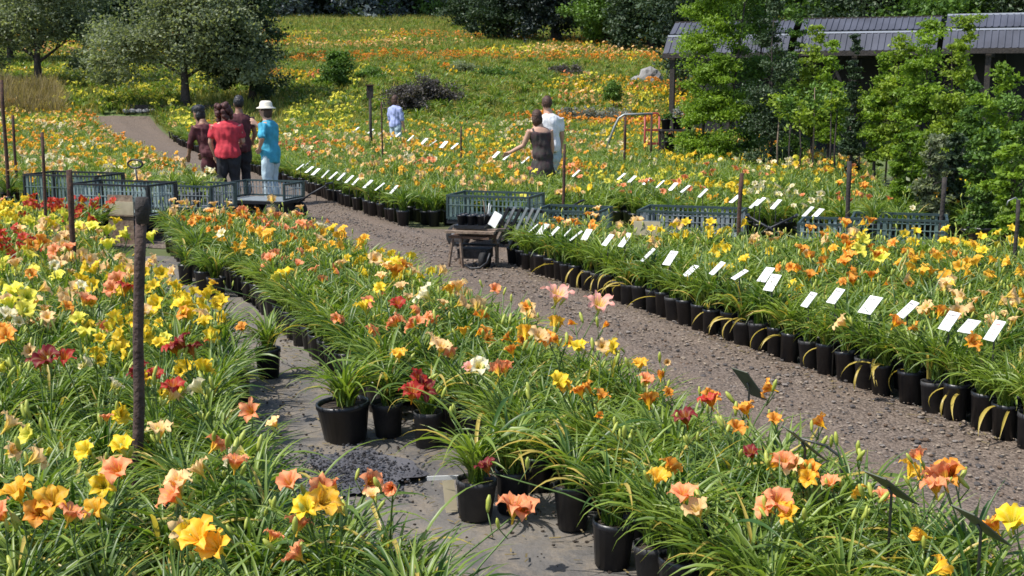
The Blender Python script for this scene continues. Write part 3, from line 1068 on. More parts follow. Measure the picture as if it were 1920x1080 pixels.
# ------------------------------------------------------------------ plant labels on wire stakes
def plant_label(loc, h, facing, label, group, size=(.092, .155), tilt=38, spin=0, mats=('white_board', 'wire'), write=0, seed=0):
    """facing: heading (rad) the reading side looks towards; the panel leans back by 90 - tilt"""
    t = thing('plant_label', label, 'plant label', (loc[0], loc[1], zt(loc[1])), facing + spin, group)
    rng = random.Random(seed)
    a = R(tilt)
    # local +x is the direction the sign faces; panel rises towards -x
    up = Vector((-math.cos(a), 0, math.sin(a)))
    nr = Vector((math.sin(a), 0, math.cos(a)))
    sd = Vector((0, 1, 0))
    mt = Matrix(((sd.x, up.x, nr.x, 0), (sd.y, up.y, nr.y, 0), (sd.z, up.z, nr.z, h), (0, 0, 0, 1)))
    Geo().box((0, 0, 0), (size[0], size[1], .004), mtx=mt).build('panel', mats[0], t, False)
    Geo().tube([(0, 0, 0), (0, 0, h - .02), tuple(up * .02 + Vector((0, 0, h - .008)))], .0055, 6).build('wire_leg', mats[1], t)
    if write:
        g = Geo()
        for ln in range(3):
            yy = size[1] * (.30 - ln * .26)
            x = -size[0] * .36
            ww = size[0] * rng.uniform(.45, .72)
            pts = []
            k = 0
            while x < -size[0] * .36 + ww:
                pts.append(mt @ Vector((x, yy + (1 if k % 2 else -1) * size[1] * rng.uniform(.004, .038), .0032)))
                x += size[0] * rng.uniform(.045, .12)
                k += 1
            g.tube(pts, .0014 if ln else .0024, 4, m=0)
        g.build('handwriting', 'red_ink' if write == 2 else 'ink', t, False)
    return t


PATH_LEFT = math.atan2(-.385, -.92)     # heading that looks from the right bed onto the gravel path
C_TAGS = [(1865, 620), (1817, 612), (1780, 602), (1702, 580), (1632, 572), (1567, 555), (1517, 562), (1448, 530), (1436, 515), (1387, 515), (1345, 503), (1295, 508), (1257, 484), (1215, 478), (1172, 450), (1140, 450), (1100, 440), (1080, 442), (1062, 438), (1040, 434), (1018, 430), (1000, 428)]
rl = random.Random(3)
for i, (u, v) in enumerate(C_TAGS):
    h_ = .58
    p = at(u, v, h_)
    while h_ > .43 and p.x < xR(p.y) + .07:      # the wire leg stands among the pots
        h_ -= .01
        p = at(u, v, h_)
    l = ('white plant label with red and black scribbles, first from the right edge, right bed' if i == 0 else f'white tilted plant label over the right bed, {ordn(i)} from the right edge of its row')
    plant_label(p, h_, PATH_LEFT, l, 'white plant labels along the right bed', size=(.080 + .02 * (i in (2, 3, 4)) + rl.uniform(-.01, .01), .145 + rl.uniform(-.02, .01)), tilt=rl.uniform(28, 52) + (12 if i == 0 else 0), spin=rl.uniform(-.4, .4), write=(2 if i == 0 else 1 if i < 14 else 0), seed=i)
D_TAGS = [(563, 313), (580, 318), (592, 322), (610, 326), (640, 331), (655, 336), (690, 345), (712, 350), (625, 329), (668, 339), (738, 356), (575, 308)]
D_TAGS.sort()
for i, (u, v) in enumerate(D_TAGS):
    p = at(u, v, .50)
    plant_label(p, .50, PATH_LEFT, f'white plant label in the back bed right of the visitors, {ordn(i)} from the left', 'white plant labels in the back bed', tilt=rl.uniform(34, 46), spin=rl.uniform(-.3, .3), size=(.10, .17))
D2 = [(640, 240), (668, 243), (695, 246), (715, 249), (745, 254), (770, 259), (795, 265), (812, 268), (832, 271), (852, 274)]
for i, (u, v) in enumerate(D2):
    p = at(u, v, .62)
    plant_label(p, .62, PATH_LEFT, f'white plant label in the far row below the person in pale blue, {ordn(i)} from left', 'white plant labels in the far row', tilt=rl.uniform(34, 46), spin=rl.uniform(-.3, .3), size=(.14, .20))
D3 = [(1080, 325), (1165, 331), (1185, 336), (1213, 340), (1238, 345), (1262, 350), (1285, 354), (1318, 362), (1378, 373), (1415, 382), (1425, 378), (1455, 383), (1515, 397), (1533, 400)]
for i, (u, v) in enumerate(D3):
    p = at(u, v, .58)
    plant_label(p, .58, PATH_LEFT, f'white plant label behind the right carts, {ordn(i)} from left', 'white plant labels behind the carts', tilt=rl.uniform(34, 46), spin=rl.uniform(-.3, .3), size=(.085, .15))
D4 = [(930, 290), (950, 294), (985, 300)]
for i, (u, v) in enumerate(D4):
    p = at(u, v, .62)
    plant_label(p, .62, PATH_LEFT, f'white plant label by the reaching hand of the woman, {ordn(i)} from left', 'white plant labels by the couple', tilt=40, spin=rl.uniform(-.3, .3), size=(.11, .17))
B_TAGS = [((1405, 720), .54, 'leaning dark backed plant label at the path edge of the middle bed, farthest of four', (.12, .20)), ((1510, 832), .64, 'dark backed plant label beside a bent wire, second farthest on the middle bed edge', (.09, .20)),
          ((1672, 915), .64, 'dark backed plant label on a straight leg, third farthest on the middle bed edge', (.10, .20)), ((1840, 985), .64, 'dark backed plant label half hidden by salmon blooms at the right edge', (.10, .20))]
for i, ((u, v), h, l, s) in enumerate(B_TAGS):
    p = at(u, v, h)
    plant_label(p, h, PATH_LEFT + math.pi, l, 'plant labels seen from behind', size=s, tilt=(50, 40, 36, 38)[i], spin=(.1, -.15, .1, 0)[i], mats=('olive_metal', 'wire'), seed=70 + i)
# bent iron wire of the second label
p = at(1572, 900, .4)
t = thing('wire_hoop', 'bent dark iron wire arching beside the second farthest label of the middle bed', 'wire', (p.x, p.y, 0))
Geo().tube([(.02, 0, 0), (.015, 0, .42), (0, 0, .50), (-.06, 0, .545), (-.16, .02, .57)], .006, 6).build('wire', 'wire', t)


# ------------------------------------------------------------------ garden carts
def cart(u, y, rz, label, mesh='teal_mesh', L=1.15, W=.62, ztop=.74, deck=.34, sides=(1, 1, 1, 1), handle=1, loop=False):
    t = thing('garden_cart', label, 'cart', (ux(u, y), y, 0), rz, 'mesh sided garden carts in the lane')
    f = Geo()
    for sy in (-1, 1):
        f.box((0, sy * (W / 2 - .015), deck - .03), (L, .03, .04))
    for x in (-L / 2 + .015, 0, L / 2 - .015):
        f.box((x, 0, deck - .03), (.03, W - .062, .036))
    f.build('frame', 'dark_metal', t, False)
    Geo().box((0, 0, deck - .003), (L - .02, W - .02, .008)).build('deck', mesh, t, False)

    def side(Ls, mtx, on):
        if not on:
            return
        hgt = ztop - deck
        g = Geo()
        for z in (deck + .02, ztop - .012):
            g.box((0, 0, z), (Ls, .022, .024), mtx=mtx)
        for x in (-Ls / 2 + .012, Ls / 2 - .012):
            g.box((x, 0, (deck + ztop) / 2 + .004), (.024, .022, hgt - .062), mtx=mtx)
        fr = g.build('side_panel', 'dark_metal' if int(u) % 2 == 0 and u < 600 else 'dark_teal', t, False)
        n = int(Ls / .055)
        b = Geo()
        for k in range(1, n):
            b.box((-Ls / 2 + k * Ls / n, .004, (deck + ztop) / 2 + .004), ((.026, .010, .032, .008, .018)[(k * 7 + int(u)) % 5], .006, hgt - .06), mtx=mtx)
        b.box((0, -.003, deck + .03 + .62 * (hgt - .06)), (Ls - .05, .005, .010), mtx=mtx)
        b.build('mesh_bars', mesh, fr, False)
    e = .004
    side(L, Matrix.Translation((0, -W / 2 - e, 0)), sides[0])
    side(L, Matrix.Translation((0, W / 2 + e, 0)), sides[1])
    side(W - .05, Matrix.Translation((-L / 2 + .015, 0, 0)) @ Matrix.Rotation(math.pi / 2, 4, 'Z'), sides[2])
    side(W - .05, Matrix.Translation((L / 2 - .015, 0, 0)) @ Matrix.Rotation(math.pi / 2, 4, 'Z'), sides[3])
    for sx in (-1, 1):
        Geo().tube([(sx * L * .34, -W / 2 - .02, .15), (sx * L * .34, W / 2 + .02, .15)], .013, 8).build('axle', 'dark_metal', t)
        for sy in (-1, 1):
            c = (sx * L * .34, sy * (W / 2 + .05), .15)
            w = Geo()
            a, b_ = (c[0], c[1] - .042, c[2]), (c[0], c[1] + .042, c[2])
            w.tube([a, (c[0], c[1] - .03, c[2]), (c[0], c[1] + .03, c[2]), b_], [.115, .148, .148, .115], 20)
            wh = w.build('wheel', 'tyre', t)
            Geo().tube([(c[0], c[1] - .046, c[2]), (c[0], c[1] + .046, c[2])], .075, 14).build('rim', 'rim', wh)
        Geo().box((sx * L * .34, 0, .235), (.04, W - .14, .14)).build('axle_bracket', 'dark_metal', t, False)
    if handle:
        x0 = handle * L / 2
        if loop:
            pts = [(x0, 0, deck - .06), (x0 + handle * .10, 0, .55), (x0 + handle * .14, 0, .84)]
            Geo().tube(pts, .013, 8).build('draw_bar', 'dark_metal', t)
            c = pts[-1]
            ring = [(c[0] + .115 * math.sin(k * math.pi / 8), c[1], c[2] + .055 - .055 * math.cos(k * math.pi / 8)) for k in range(17)]
            Geo().tube(ring, .014, 8, cap=False).build('loop_grip', 'dark_metal', t)
        else:
            pts = [(x0, 0, deck - .08), (x0 + handle * .25, 0, .42), (x0 + handle * .55, 0, .58)]
            Geo().tube(pts, .013, 8).build('draw_bar', 'dark_metal', t)
            p = pts[-1]
            Geo().tube([(p[0], -.1, p[2]), (p[0], .1, p[2])], .016, 8).build('grip', 'dark_metal', t)
    return t


LR = math.atan2(-.33, 1)
cart(140, 16.6, LR, 'teal mesh cart with a dark top rail behind the rusty brown stake', 'teal_mesh', ztop=.76)
cart(232, 15.6, LR, 'pale blue grey mesh cart with a cream board on its end', 'teal_pale', L=1.15, ztop=.72, handle=0)
cart(345, 16.2, LR, 'grey mesh cart with an upright loop handle, right of the cream board', 'blue_grey_mesh', L=1.2, ztop=.66, handle=-1, loop=True)
cart(495, 17.4, LR, 'low open cart with a dark rail before the person in aqua', 'blue_grey_mesh', L=.95, ztop=.58, sides=(0, 1, 1, 1), handle=1)
cart(930, 14.9, LR, 'teal mesh cart behind the wooden bench cart', 'teal_mesh', ztop=.64, L=1.05)
cart(1075, 13.6, LR, 'teal mesh cart half hidden by orange flowers right of the wooden bench cart', 'teal_mesh', ztop=.60, L=.75, handle=0)
cart(1300, 13.3, LR, 'long blue grey mesh cart before the labelled back row', 'blue_grey_mesh', ztop=.62, L=1.1)
cart(1560, 12.7, LR, 'pale mesh cart left of the thick dark stake', 'teal_pale', ztop=.56, L=.62, handle=-1)
cart(1690, 12.6, LR, 'wide teal mesh cart below the potted trees at right', 'teal_mesh', ztop=.62, L=.95, handle=0)
# cream boards
t = thing('cream_board', 'weathered cream board leaning on the pale blue grey cart', 'board', (ux(222, 15.0), 15.0, -.05), LR)
Geo().box((0, 0, .5), (.40, .022, .16)).build('plank', 'cream_board', t, False)
Geo().box((0, 0, .41), (.40, .020, .012)).build('plank', 'grey_board', t, False)
Geo().box((0, .016, .33), (.36, .008, .66)).build('backing', 'grey_board', t, False)
p = at(1213, 430, .52)
t = thing('price_board', 'cream wooden board standing among the flowers before the long blue grey cart', 'board', (p.x, p.y, 0), LR)
Geo().box((0, 0, .53), (.27, .018, .14)).build('board', 'cream_board', t, False)
for sx in (-.10, .10):
    Geo().box((sx, .020, .27), (.03, .018, .54)).build('leg', 'grey_board', t, False)


def bench_cart():
    y = 13.15
    t = thing('wooden_cart', 'small weathered wooden bench cart of grey brown boards at the corner of the gravel path', 'wooden cart', (ux(895, y), y, 0), -.28)
    for k in range(3):
        Geo().box((.02 * (k - 1), -.20 + k * .125, .405 + .012 * (k == 1)), (.54 - .05 * (k == 1), .10, .026), rz=(.05, -.03, .08)[k]).build('board', 'grey_board', t, False)
    for k in range(2):
        Geo().box((-.03, -.16 + k * .17, .345), (.46, .11, .026), rz=(-.06, .04)[k]).build('board', 'old_board', t, False)
    for k, (sx, sy, lx) in enumerate(((-.22, -.18, -.05), (-.13, -.20, .03), (.17, .08, .04), (-.2, .08, -.03))):
        Geo().tube([(sx, sy, .332), (sx + lx, sy - .01, 0)], .019, 6).build('leg', 'grey_board', t, False)
    Geo().tube([(-.06, -.26, .06), (.02, -.30, .03), (.12, -.31, .04), (.20, -.30, .10), (.23, -.29, .20)], .013, 8).build('iron_handle', 'dark_metal', t)
    w = Geo().tube([(.09, -.12, .10), (.15, -.13, .10)], .10, 16).build('wheel', 'tyre', t)
    Geo().tube([(.085, -.119, .10), (.155, -.131, .10)], .04, 10).build('rim', 'rust', w)
    Geo().box((-.02, -.02, .16), (.34, .26, .10), rz=.1).build('lower_box', 'dark_wood', t, False)
    Geo().tube([(-.24, -.02, .25), (.22, -.02, .25)], .014, 6).build('axle', 'dark_metal', t)
    b = (ux(895, y), y)
    c = thing('pot_tray', 'dark tray of empty small pots on the wooden bench cart', 'tray', (b[0] - .05, b[1] - .03, .432), -.28)
    Geo().box((0, 0, .02), (.34, .26, .035)).build('tray', 'black_plastic', c, False)
    for i in range(3):
        for j in range(2):
            Geo().lathe([(.001, 0), (.035, 0), (.045, .09), (.049, .09), (.049, .105), (.041, .105), (.034, .02)], 12, (-.11 + i * .11, -.06 + j * .12, .039)).build('small_pot', 'black_plastic', c)
    c = thing('card', 'small white card propped on the wooden bench cart', 'card', (b[0] + .19, b[1] - .06, .424), -.5)
    mt = Matrix.Translation((0, 0, .10)) @ Matrix.Rotation(R(25), 4, 'Y') @ Matrix.Rotation(R(-15), 4, 'X')
    Geo().box((0, 0, 0), (.10, .008, .16), mtx=mt).build('sheet', 'white_board', c, False)
    bk = thing('bucket', 'small dark bucket of sticks beside the tray on the wooden bench cart', 'bucket', (b[0] + .10, b[1] + .05, .432))
    Geo().lathe([(.001, 0), (.055, 0), (.07, .12), (.075, .12), (.075, .13), (.064, .13), (.06, .02), (.001, .015)], 14).build('bucket_body', 'black_plastic', bk)
    for k in range(5):
        Geo().tube([(0, 0, .02), (.05 * math.sin(k * 1.3), .04 * math.cos(k * 1.3), .22 + .02 * k)], .005, 5).build('stick', ('grey_board', 'rim', 'white_board', 'old_board', 'wire')[k], bk)
    c = thing('grey_crate', 'dark slatted crate tilted behind the white card', 'crate', (b[0] + .42, b[1] + .05, .0), -.5)
    for k in range(6):
        mt = Matrix.Translation((-.2 + k * .075, 0, .44)) @ Matrix.Rotation(R(28), 4, 'Y')
        Geo().box((0, 0, 0), (.028, .03, .46), mtx=mt).build('slat', 'rim' if k % 3 == 1 else 'blue_grey_mesh' if k % 2 else 'dark_metal', c, False)
    for z in (.25, .61):
        Geo().box((.0 + (z - .44) * .5, .022, z), (.48, .012, .03)).build('rail', 'dark_metal', c, False)
    for sx in (-.26, .2):
        Geo().box((sx, .03, .12), (.03, .03, .24)).build('foot', 'dark_metal', c, False)


bench_cart()


# ------------------------------------------------------------------ people
def remesh(g, voxel, name, m, parent, smooth=2):
    me = g.mesh('tmp', m)
    o = put('tmp', me)
    folds = smooth == 2
    a = o.modifiers.new('r', 'REMESH')
    a.mode = 'VOXEL'
    a.voxel_size = voxel
    a.use_smooth_shade = True
    if smooth:
        b = o.modifiers.new('s', 'SMOOTH')
        b.iterations = smooth
        b.factor = .5
    dg = bpy.context.evaluated_depsgraph_get()
    nm = bpy.data.meshes.new_from_object(o.evaluated_get(dg))
    nm.materials.clear()
    nm.materials.append(M[m])
    bpy.data.objects.remove(o)
    if folds:
        n = len(nm.vertices)
        co = np.zeros(n * 3, np.float32)
        no = np.zeros(n * 3, np.float32)
        nm.vertices.foreach_get('co', co)
        nm.vertex_normals.foreach_get('vector', no)
        co, no = co.reshape(-1, 3), no.reshape(-1, 3)
        d = np.array([mn.noise((x * 9 + z * 5, y * 9 - z * 4, z * 6)) * .022 + mn.noise((x * 24, y * 24, z * 9 + x * 12)) * .011 for x, y, z in co.astype(float)])
        co = co + no * d[:, None]
        nm.vertices.foreach_set('co', co.astype(np.float32).ravel())
        nm.update()
    nm.name = name
    return put(name, nm, parent)


def person(label, loc, rz, H=1.66, skin='skin', shirt='red_cloth', trouser='black_cloth', hair='brown_hair', hairstyle='short', hat=None, lean=(0, 0), head=(0, 0),
           armL=None, armR=None, sleeve=.55, dress=None, stout=1.0, shoes='black_cloth', shirt_len=.47, stance=.10):
    """local +y is the way the person faces; heights are fractions of H; arms are [elbow, wrist] in metres from the shoulder"""
    t = thing('person', label, 'person', loc, rz)

    def ln(p):
        k = max(0, (p[2] / H - .50)) / .5
        return (p[0] + lean[0] * k, p[1] + lean[1] * k, p[2] - .25 * k * (lean[0] ** 2 + lean[1] ** 2))
    s = stout
    tor = [(0, 0, .47 * H, .150 * s, .105 * s), (0, 0, .53 * H, .165 * s, .118 * s), (0, .005, .61 * H, .135 * s, .100 * s), (0, .008, .70 * H, .158 * s, .115 * s), (0, 0, .775 * H, .175 * s, .105 * s),
           (0, 0, .812 * H, .150, .080), (0, .004, .835 * H, .070, .062), (0, .012, .875 * H, .054, .056)]
    tor = [(*ln(r[:3]), r[3], r[4]) for r in tor]
    hc = Vector(ln((0, .02, .930 * H))) + Vector((head[0], head[1], 0))
    sh = {-1: Vector(ln((-.175 * s, 0, .795 * H))), 1: Vector(ln((.175 * s, 0, .795 * H)))}
    armL = armL or [(-.05, .02, -.29), (-.05, .10, -.53)]
    armR = armR or [(.05, .02, -.29), (.05, .10, -.53)]
    arms = {-1: [sh[-1] + Vector(a) for a in armL], 1: [sh[1] + Vector(a) for a in armR]}
    legs = {k: [Vector((k * stance * .85, 0, .49 * H)), Vector((k * stance, .02, .275 * H)), Vector((k * stance, -.01, .05 * H))] for k in (-1, 1)}
    g = Geo()
    g.rings(tor, 18)
    g.tube([tuple(hc + Vector((0, -.01, -.20))), tuple(hc + Vector((0, 0, -.07)))], [.056, .052], 12)
    g.blob(hc, (.076, .094, .118), 16, 10)
    g.blob(hc + Vector((0, .045, -.065)), (.052, .050, .048), 10, 7)
    g.tube([tuple(hc + Vector((0, .088, .022))), tuple(hc + Vector((0, .108, -.018))), tuple(hc + Vector((0, .092, -.026)))], [.009, .017, .012], 7)
    for k in (-1, 1):
        g.blob(hc + Vector((k * .078, -.008, -.008)), (.012, .020, .032), 8, 6)
        e, w = arms[k]
        g.tube([sh[k], sh[k].lerp(e, .5), e, e.lerp(w, .4), w], [.056, .049, .041, .038, .027], 10)
        d = (w - e).normalized()
        sd = d.orthogonal().normalized()
        q = d.cross(sd)
        g.tube([w, w + d * .05, w + d * .095], [(.024, .030), (.018, .042), (.014, .038)], 10)
        for fi in range(4):
            o_ = (fi - 1.5) * .019
            b = w + d * .085 + q * o_
            L_ = (.062, .072, .068, .052)[fi]
            g.tube([b, b + d * L_ * .5 + sd * .004, b + d * L_ * .9 + sd * .018], [.0095, .009, .007], 6)
        b = w + d * .03 + q * .032
        g.tube([b, b + d * .03 + q * .022, b + d * .062 + q * .024 + sd * .01], [.011, .010, .008], 6)
        l = legs[k]
        g.tube([l[0], l[0].lerp(l[1], .5), l[1], l[1].lerp(l[2], .35), l[2]], [.082 * s, .073 * s, .054, .055, .037], 10)
        g.tube([l[2] + Vector((0, -.05, -.03)), l[2] + Vector((0, .04, -.035)), l[2] + Vector((0, .16, -.05))], [.034, .040, .026], 8)
    remesh(g, .013, 'body', skin, t, 1)
    # clothes
    if dress:
        c = Geo()
        rg = [(0, 0, dress * H, .225 * s, .19 * s), (0, 0, .38 * H, .205 * s, .17 * s)] + [(r[0], r[1], r[2], r[3] + .02, r[4] + .02) for r in tor[:5]]
        c.rings(rg, 20)
        for k in (-1, 1):
            c.tube([sh[k] + Vector((-k * .07, 0, .03)), sh[k] + Vector((-k * .05, 0, -.06))], [.045, .06], 10)
        remesh(c, .018, 'dress', dress and shirt, t)
    else:
        c = Geo()
        rg = [(tor[0][0], tor[0][1], shirt_len * H, .168 * s, .130 * s)] + [(r[0], r[1], r[2], r[3] + .022, r[4] + .022) for r in tor[1:6]] + [(*tor[6][:3], .078, .070)]
        c.rings(rg, 20)
        for k in (-1, 1):
            e, w = arms[k]
            if sleeve <= 1:
                end = sh[k].lerp(e, sleeve)
                c.tube([sh[k], sh[k].lerp(end, .5), end], [.072, .068, .064], 12)
            else:
                end = e.lerp(w, sleeve - 1)
                c.tube([sh[k], sh[k].lerp(e, .5), e, end], [.072, .064, .056, .046], 12)
        remesh(c, .016, 'shirt', shirt, t)
        c = Geo()
        c.rings([(r[0], r[1], r[2], r[3] + .012, r[4] + .012) for r in tor[:3]][:2] + [(0, 0, .58 * H, .15 * s, .115 * s)], 18)
        for k in (-1, 1):
            l = legs[k]
            c.tube([l[0] + Vector((0, 0, .03)), l[0].lerp(l[1], .5), l[1], l[1].lerp(l[2], .5), l[2] + Vector((0, 0, .02))], [.102 * s, .092 * s, .076, .072, .068], 12)
        remesh(c, .016, 'trousers', trouser, t)
    for k in (-1, 1):
        l = legs[k]
        Geo().tube([l[2] + Vector((0, -.075, -.042)), l[2] + Vector((0, -.03, -.035)), l[2] + Vector((0, .06, -.040)), l[2] + Vector((0, .17, -.052))], [.034, .046, .048, .028], 10).build('shoe', shoes, t)
    # hair
    rng = np.random.default_rng(int(abs(loc[0]) * 100) % 97)
    if hairstyle:
        c = Geo()
        c.blob(hc + Vector((0, -.020, .024)), (.088, .094, .112), 18, 12, jit=.055, rng=rng)
        if hairstyle == 'curly':
            for k in range(34):
                a = rng.uniform(0, 2 * math.pi)
                d = Vector((math.cos(a) * .11, -.035 + math.sin(a) * .085, rng.uniform(-.17, .11)))
                if d.y > .03 and d.z < .05:
                    continue
                c.blob(hc + d, (.048, .048, .05), 7, 5, jit=.1, rng=rng)
        if hairstyle == 'bob':
            c.blob(hc + Vector((0, -.045, -.035)), (.092, .070, .115), 14, 9, jit=.04, rng=rng)
        if hairstyle == 'long':
            c.blob(hc + Vector((0, -.060, -.10)), (.088, .055, .17), 14, 9, jit=.04, rng=rng)
        c.build('hair', hair, t)
    for k in (-1, 1):
        Geo().blob(hc + Vector((k * .030, .082, .014)), (.011, .008, .008), 8, 6).build('eye', 'black_hair', t)
    Geo().tube([tuple(hc + Vector((-.022, .094, -.058))), tuple(hc + Vector((0, .100, -.060))), tuple(hc + Vector((.022, .094, -.058)))], .005, 6).build('mouth', 'red_cloth' if skin == 'skin' else 'maroon_cloth', t)
    if hat:
        b = hc + Vector((0, -.012, .055))
        if hat == 'cap':
            Geo().lathe([(.098, -.01), (.100, .02), (.090, .055), (.05, .082), (.001, .088)], 18, tuple(b)).build('cap', 'black_hair', t)
            Geo().tube([b + Vector((0, .07, 0)), b + Vector((0, .13, -.005)), b + Vector((0, .175, -.02))], [(.008, .07), (.008, .065), (.006, .035)], 10).build('cap_peak', 'black_hair', t)
        else:
            Geo().lathe([(.155, -.028), (.158, -.020), (.112, .000), (.104, .010), (.098, .065), (.070, .092), (.001, .098)], 22, tuple(b)).build('hat', 'straw_hat', t)
    return t


yy = 19.9
person('person in a red shirt and black trousers with bushy auburn hair, seen from behind', (ux(430, yy), yy, 0), .12, 1.62, 'skin', 'red_cloth', 'black_cloth', 'auburn_hair', 'curly', lean=(-.03, .05), head=(-.02, .02), stout=1.15,
       armL=[(-.06, .03, -.28), (-.01, .12, -.50)], armR=[(.05, .06, -.27), (-.02, .26, -.32)], sleeve=.75)
person('person with black hair and dark clothes, mostly hidden behind the red shirt', (ux(452, yy + .65), yy + .65, 0), .5, 1.74, 'skin_dark', 'maroon_cloth', 'black_cloth', 'black_hair', 'short', lean=(.02, .02), stout=1.12, sleeve=.6,
       armR=[(.08, .05, -.27), (.09, .24, -.40)])
person('person in maroon with black cap and hair, bending down leftmost in the group', (ux(396, yy + .3), yy + .3, 0), 1.0, 1.58, 'skin_dark', 'maroon_cloth', 'maroon_cloth', 'black_hair', 'bob', hat='cap', lean=(0, .18), head=(0, .05), sleeve=1.5,
       armL=[(-.02, .12, -.25), (.02, .22, -.46)], armR=[(.02, .12, -.25), (.0, .24, -.44)], stance=.07)
person('person in an aqua blue jacket, pale jeans and white sun hat facing the group', (ux(509, yy - .1), yy - .1, 0), 1.25, 1.64, 'skin', 'aqua_cloth', 'pale_denim', 'brown_hair', 'bob', hat='sun', lean=(0, .03), head=(0, .02), stout=1.08, sleeve=.98,
       armR=[(.05, .10, -.25), (-.04, .30, -.02)], armL=[(-.15, -.07, -.22), (-.03, .05, -.37)], shirt_len=.42, shoes='white_cloth')
yy = 20.2
person('woman in a long dark sleeveless dress reaching out her left arm over the flowers', (ux(1017, yy), yy, 0), .35, 1.50, 'skin', 'olive_cloth', 'black_cloth', 'brown_hair', 'bob', lean=(-.06, .04), head=(-.03, .02), dress=.20, stout=.98,
       armL=[(-.08, .10, -.25), (-.27, .24, -.37)])
person('man in a white shirt with short brown hair behind the woman in the dark dress', (ux(1031, yy + .55), yy + .55, 0), .25, 1.73, 'skin', 'white_cloth', 'pale_denim', 'brown_hair', 'short', lean=(-.02, .03), head=(-.03, .01), stout=1.05, sleeve=.8)
yy = 33.5
person('distant brown haired person in pale blue clothes among the flowers', (ux(743, yy), yy, 0), -.6, 1.58, 'skin', 'lavender_cloth', 'pale_denim', 'brown_hair', 'bob', stout=.98, sleeve=1.2)
# ------------------------------------------------------------------ daylilies
def leaf_strips(n, segs, rng, L0=.27, L1=.46, base_z=.19, base_r=.045, wmin=.0052, wmax=.0088, e_lo=62, e_hi=89, bend_lo=55, bend_hi=140, fold=3, withered=.04, az=None):
    """arching strap leaves: V-folded ribbons growing from the middle of the pot"""
    a = rng.uniform(0, 2 * np.pi, n) if az is None else az + rng.normal(size=n) * .4
    inner = rng.random(n)
    Ls = L0 + (L1 - L0) * rng.random(n)
    e0 = np.radians(e_lo + (e_hi - e_lo) * inner)
    bend = np.radians(bend_lo + (bend_hi - bend_lo) * rng.random(n) * (1.25 - .6 * inner))
    s = np.linspace(0, 1, segs + 1)
    el = e0[:, None] - bend[:, None] * s[None] ** 1.35
    ds = Ls[:, None] / segs
    hx = np.concatenate([np.zeros((n, 1)), np.cumsum(np.cos(el[:, :-1]) * ds, 1)], 1)
    hz = np.concatenate([np.zeros((n, 1)), np.cumsum(np.sin(el[:, :-1]) * ds, 1)], 1)
    side = rng.normal(size=n)[:, None] * .05 * s[None] ** 2
    ca, sa = np.cos(a)[:, None], np.sin(a)[:, None]
    br = base_r * rng.random(n)
    ba = rng.uniform(0, 2 * np.pi, n)
    X = (br * np.cos(ba))[:, None] + hx * ca - side * sa
    Y = (br * np.sin(ba))[:, None] + hx * sa + side * ca
    Z = np.maximum(base_z + hz, .03)
    W = (wmin + (wmax - wmin) * rng.random(n))[:, None] * np.clip(.62 + 1.2 * s - 1.0 * s ** 2, 0, 1)[None] * np.clip((1 - s[None]) * 3.0, .04, 1)
    C = np.stack([X, Y, Z], -1)
    tw = (rng.normal(size=n) * .5)[:, None] * s[None]
    sd = np.stack([-sa * np.cos(tw) + 0 * s[None], ca * np.cos(tw) + 0 * s[None], np.sin(tw) + 0 * s[None]], -1)
    up = np.stack([-np.sin(el) * ca, -np.sin(el) * sa, np.cos(el)], -1)
    Lf = C + sd * W[..., None] + up * (W * .55)[..., None]
    Rt = C - sd * W[..., None] + up * (W * .55)[..., None]
    wit = (rng.random(n) < withered).astype(float)
    cr = rng.random(n)
    if fold == 3:
        V = np.stack([Lf, C, Rt], 2)
    else:
        V = np.stack([Lf, Rt], 2)
    k = V.shape[2]
    col = np.zeros(V.shape[:3] + (4,))
    col[..., 0] = cr[:, None, None]
    col[..., 1] = s[None, :, None]
    # tips and the odd blade turn straw coloured
    tip = np.clip((s - .9) * 6, 0, 1)[None] * (rng.random(n) < .25)[:, None]
    col[..., 2] = np.maximum(wit[:, None] * .9, tip)[..., None]
    col[..., 3] = 1
    idx = np.arange(n * (segs + 1) * k).reshape(n, segs + 1, k)
    F = []
    for j in range(k - 1):
        F.append(np.stack([idx[:, :-1, j], idx[:, :-1, j + 1], idx[:, 1:, j + 1], idx[:, 1:, j]], -1).reshape(-1, 4))
    return V.reshape(-1, 3), np.concatenate(F), col.reshape(-1, 4)


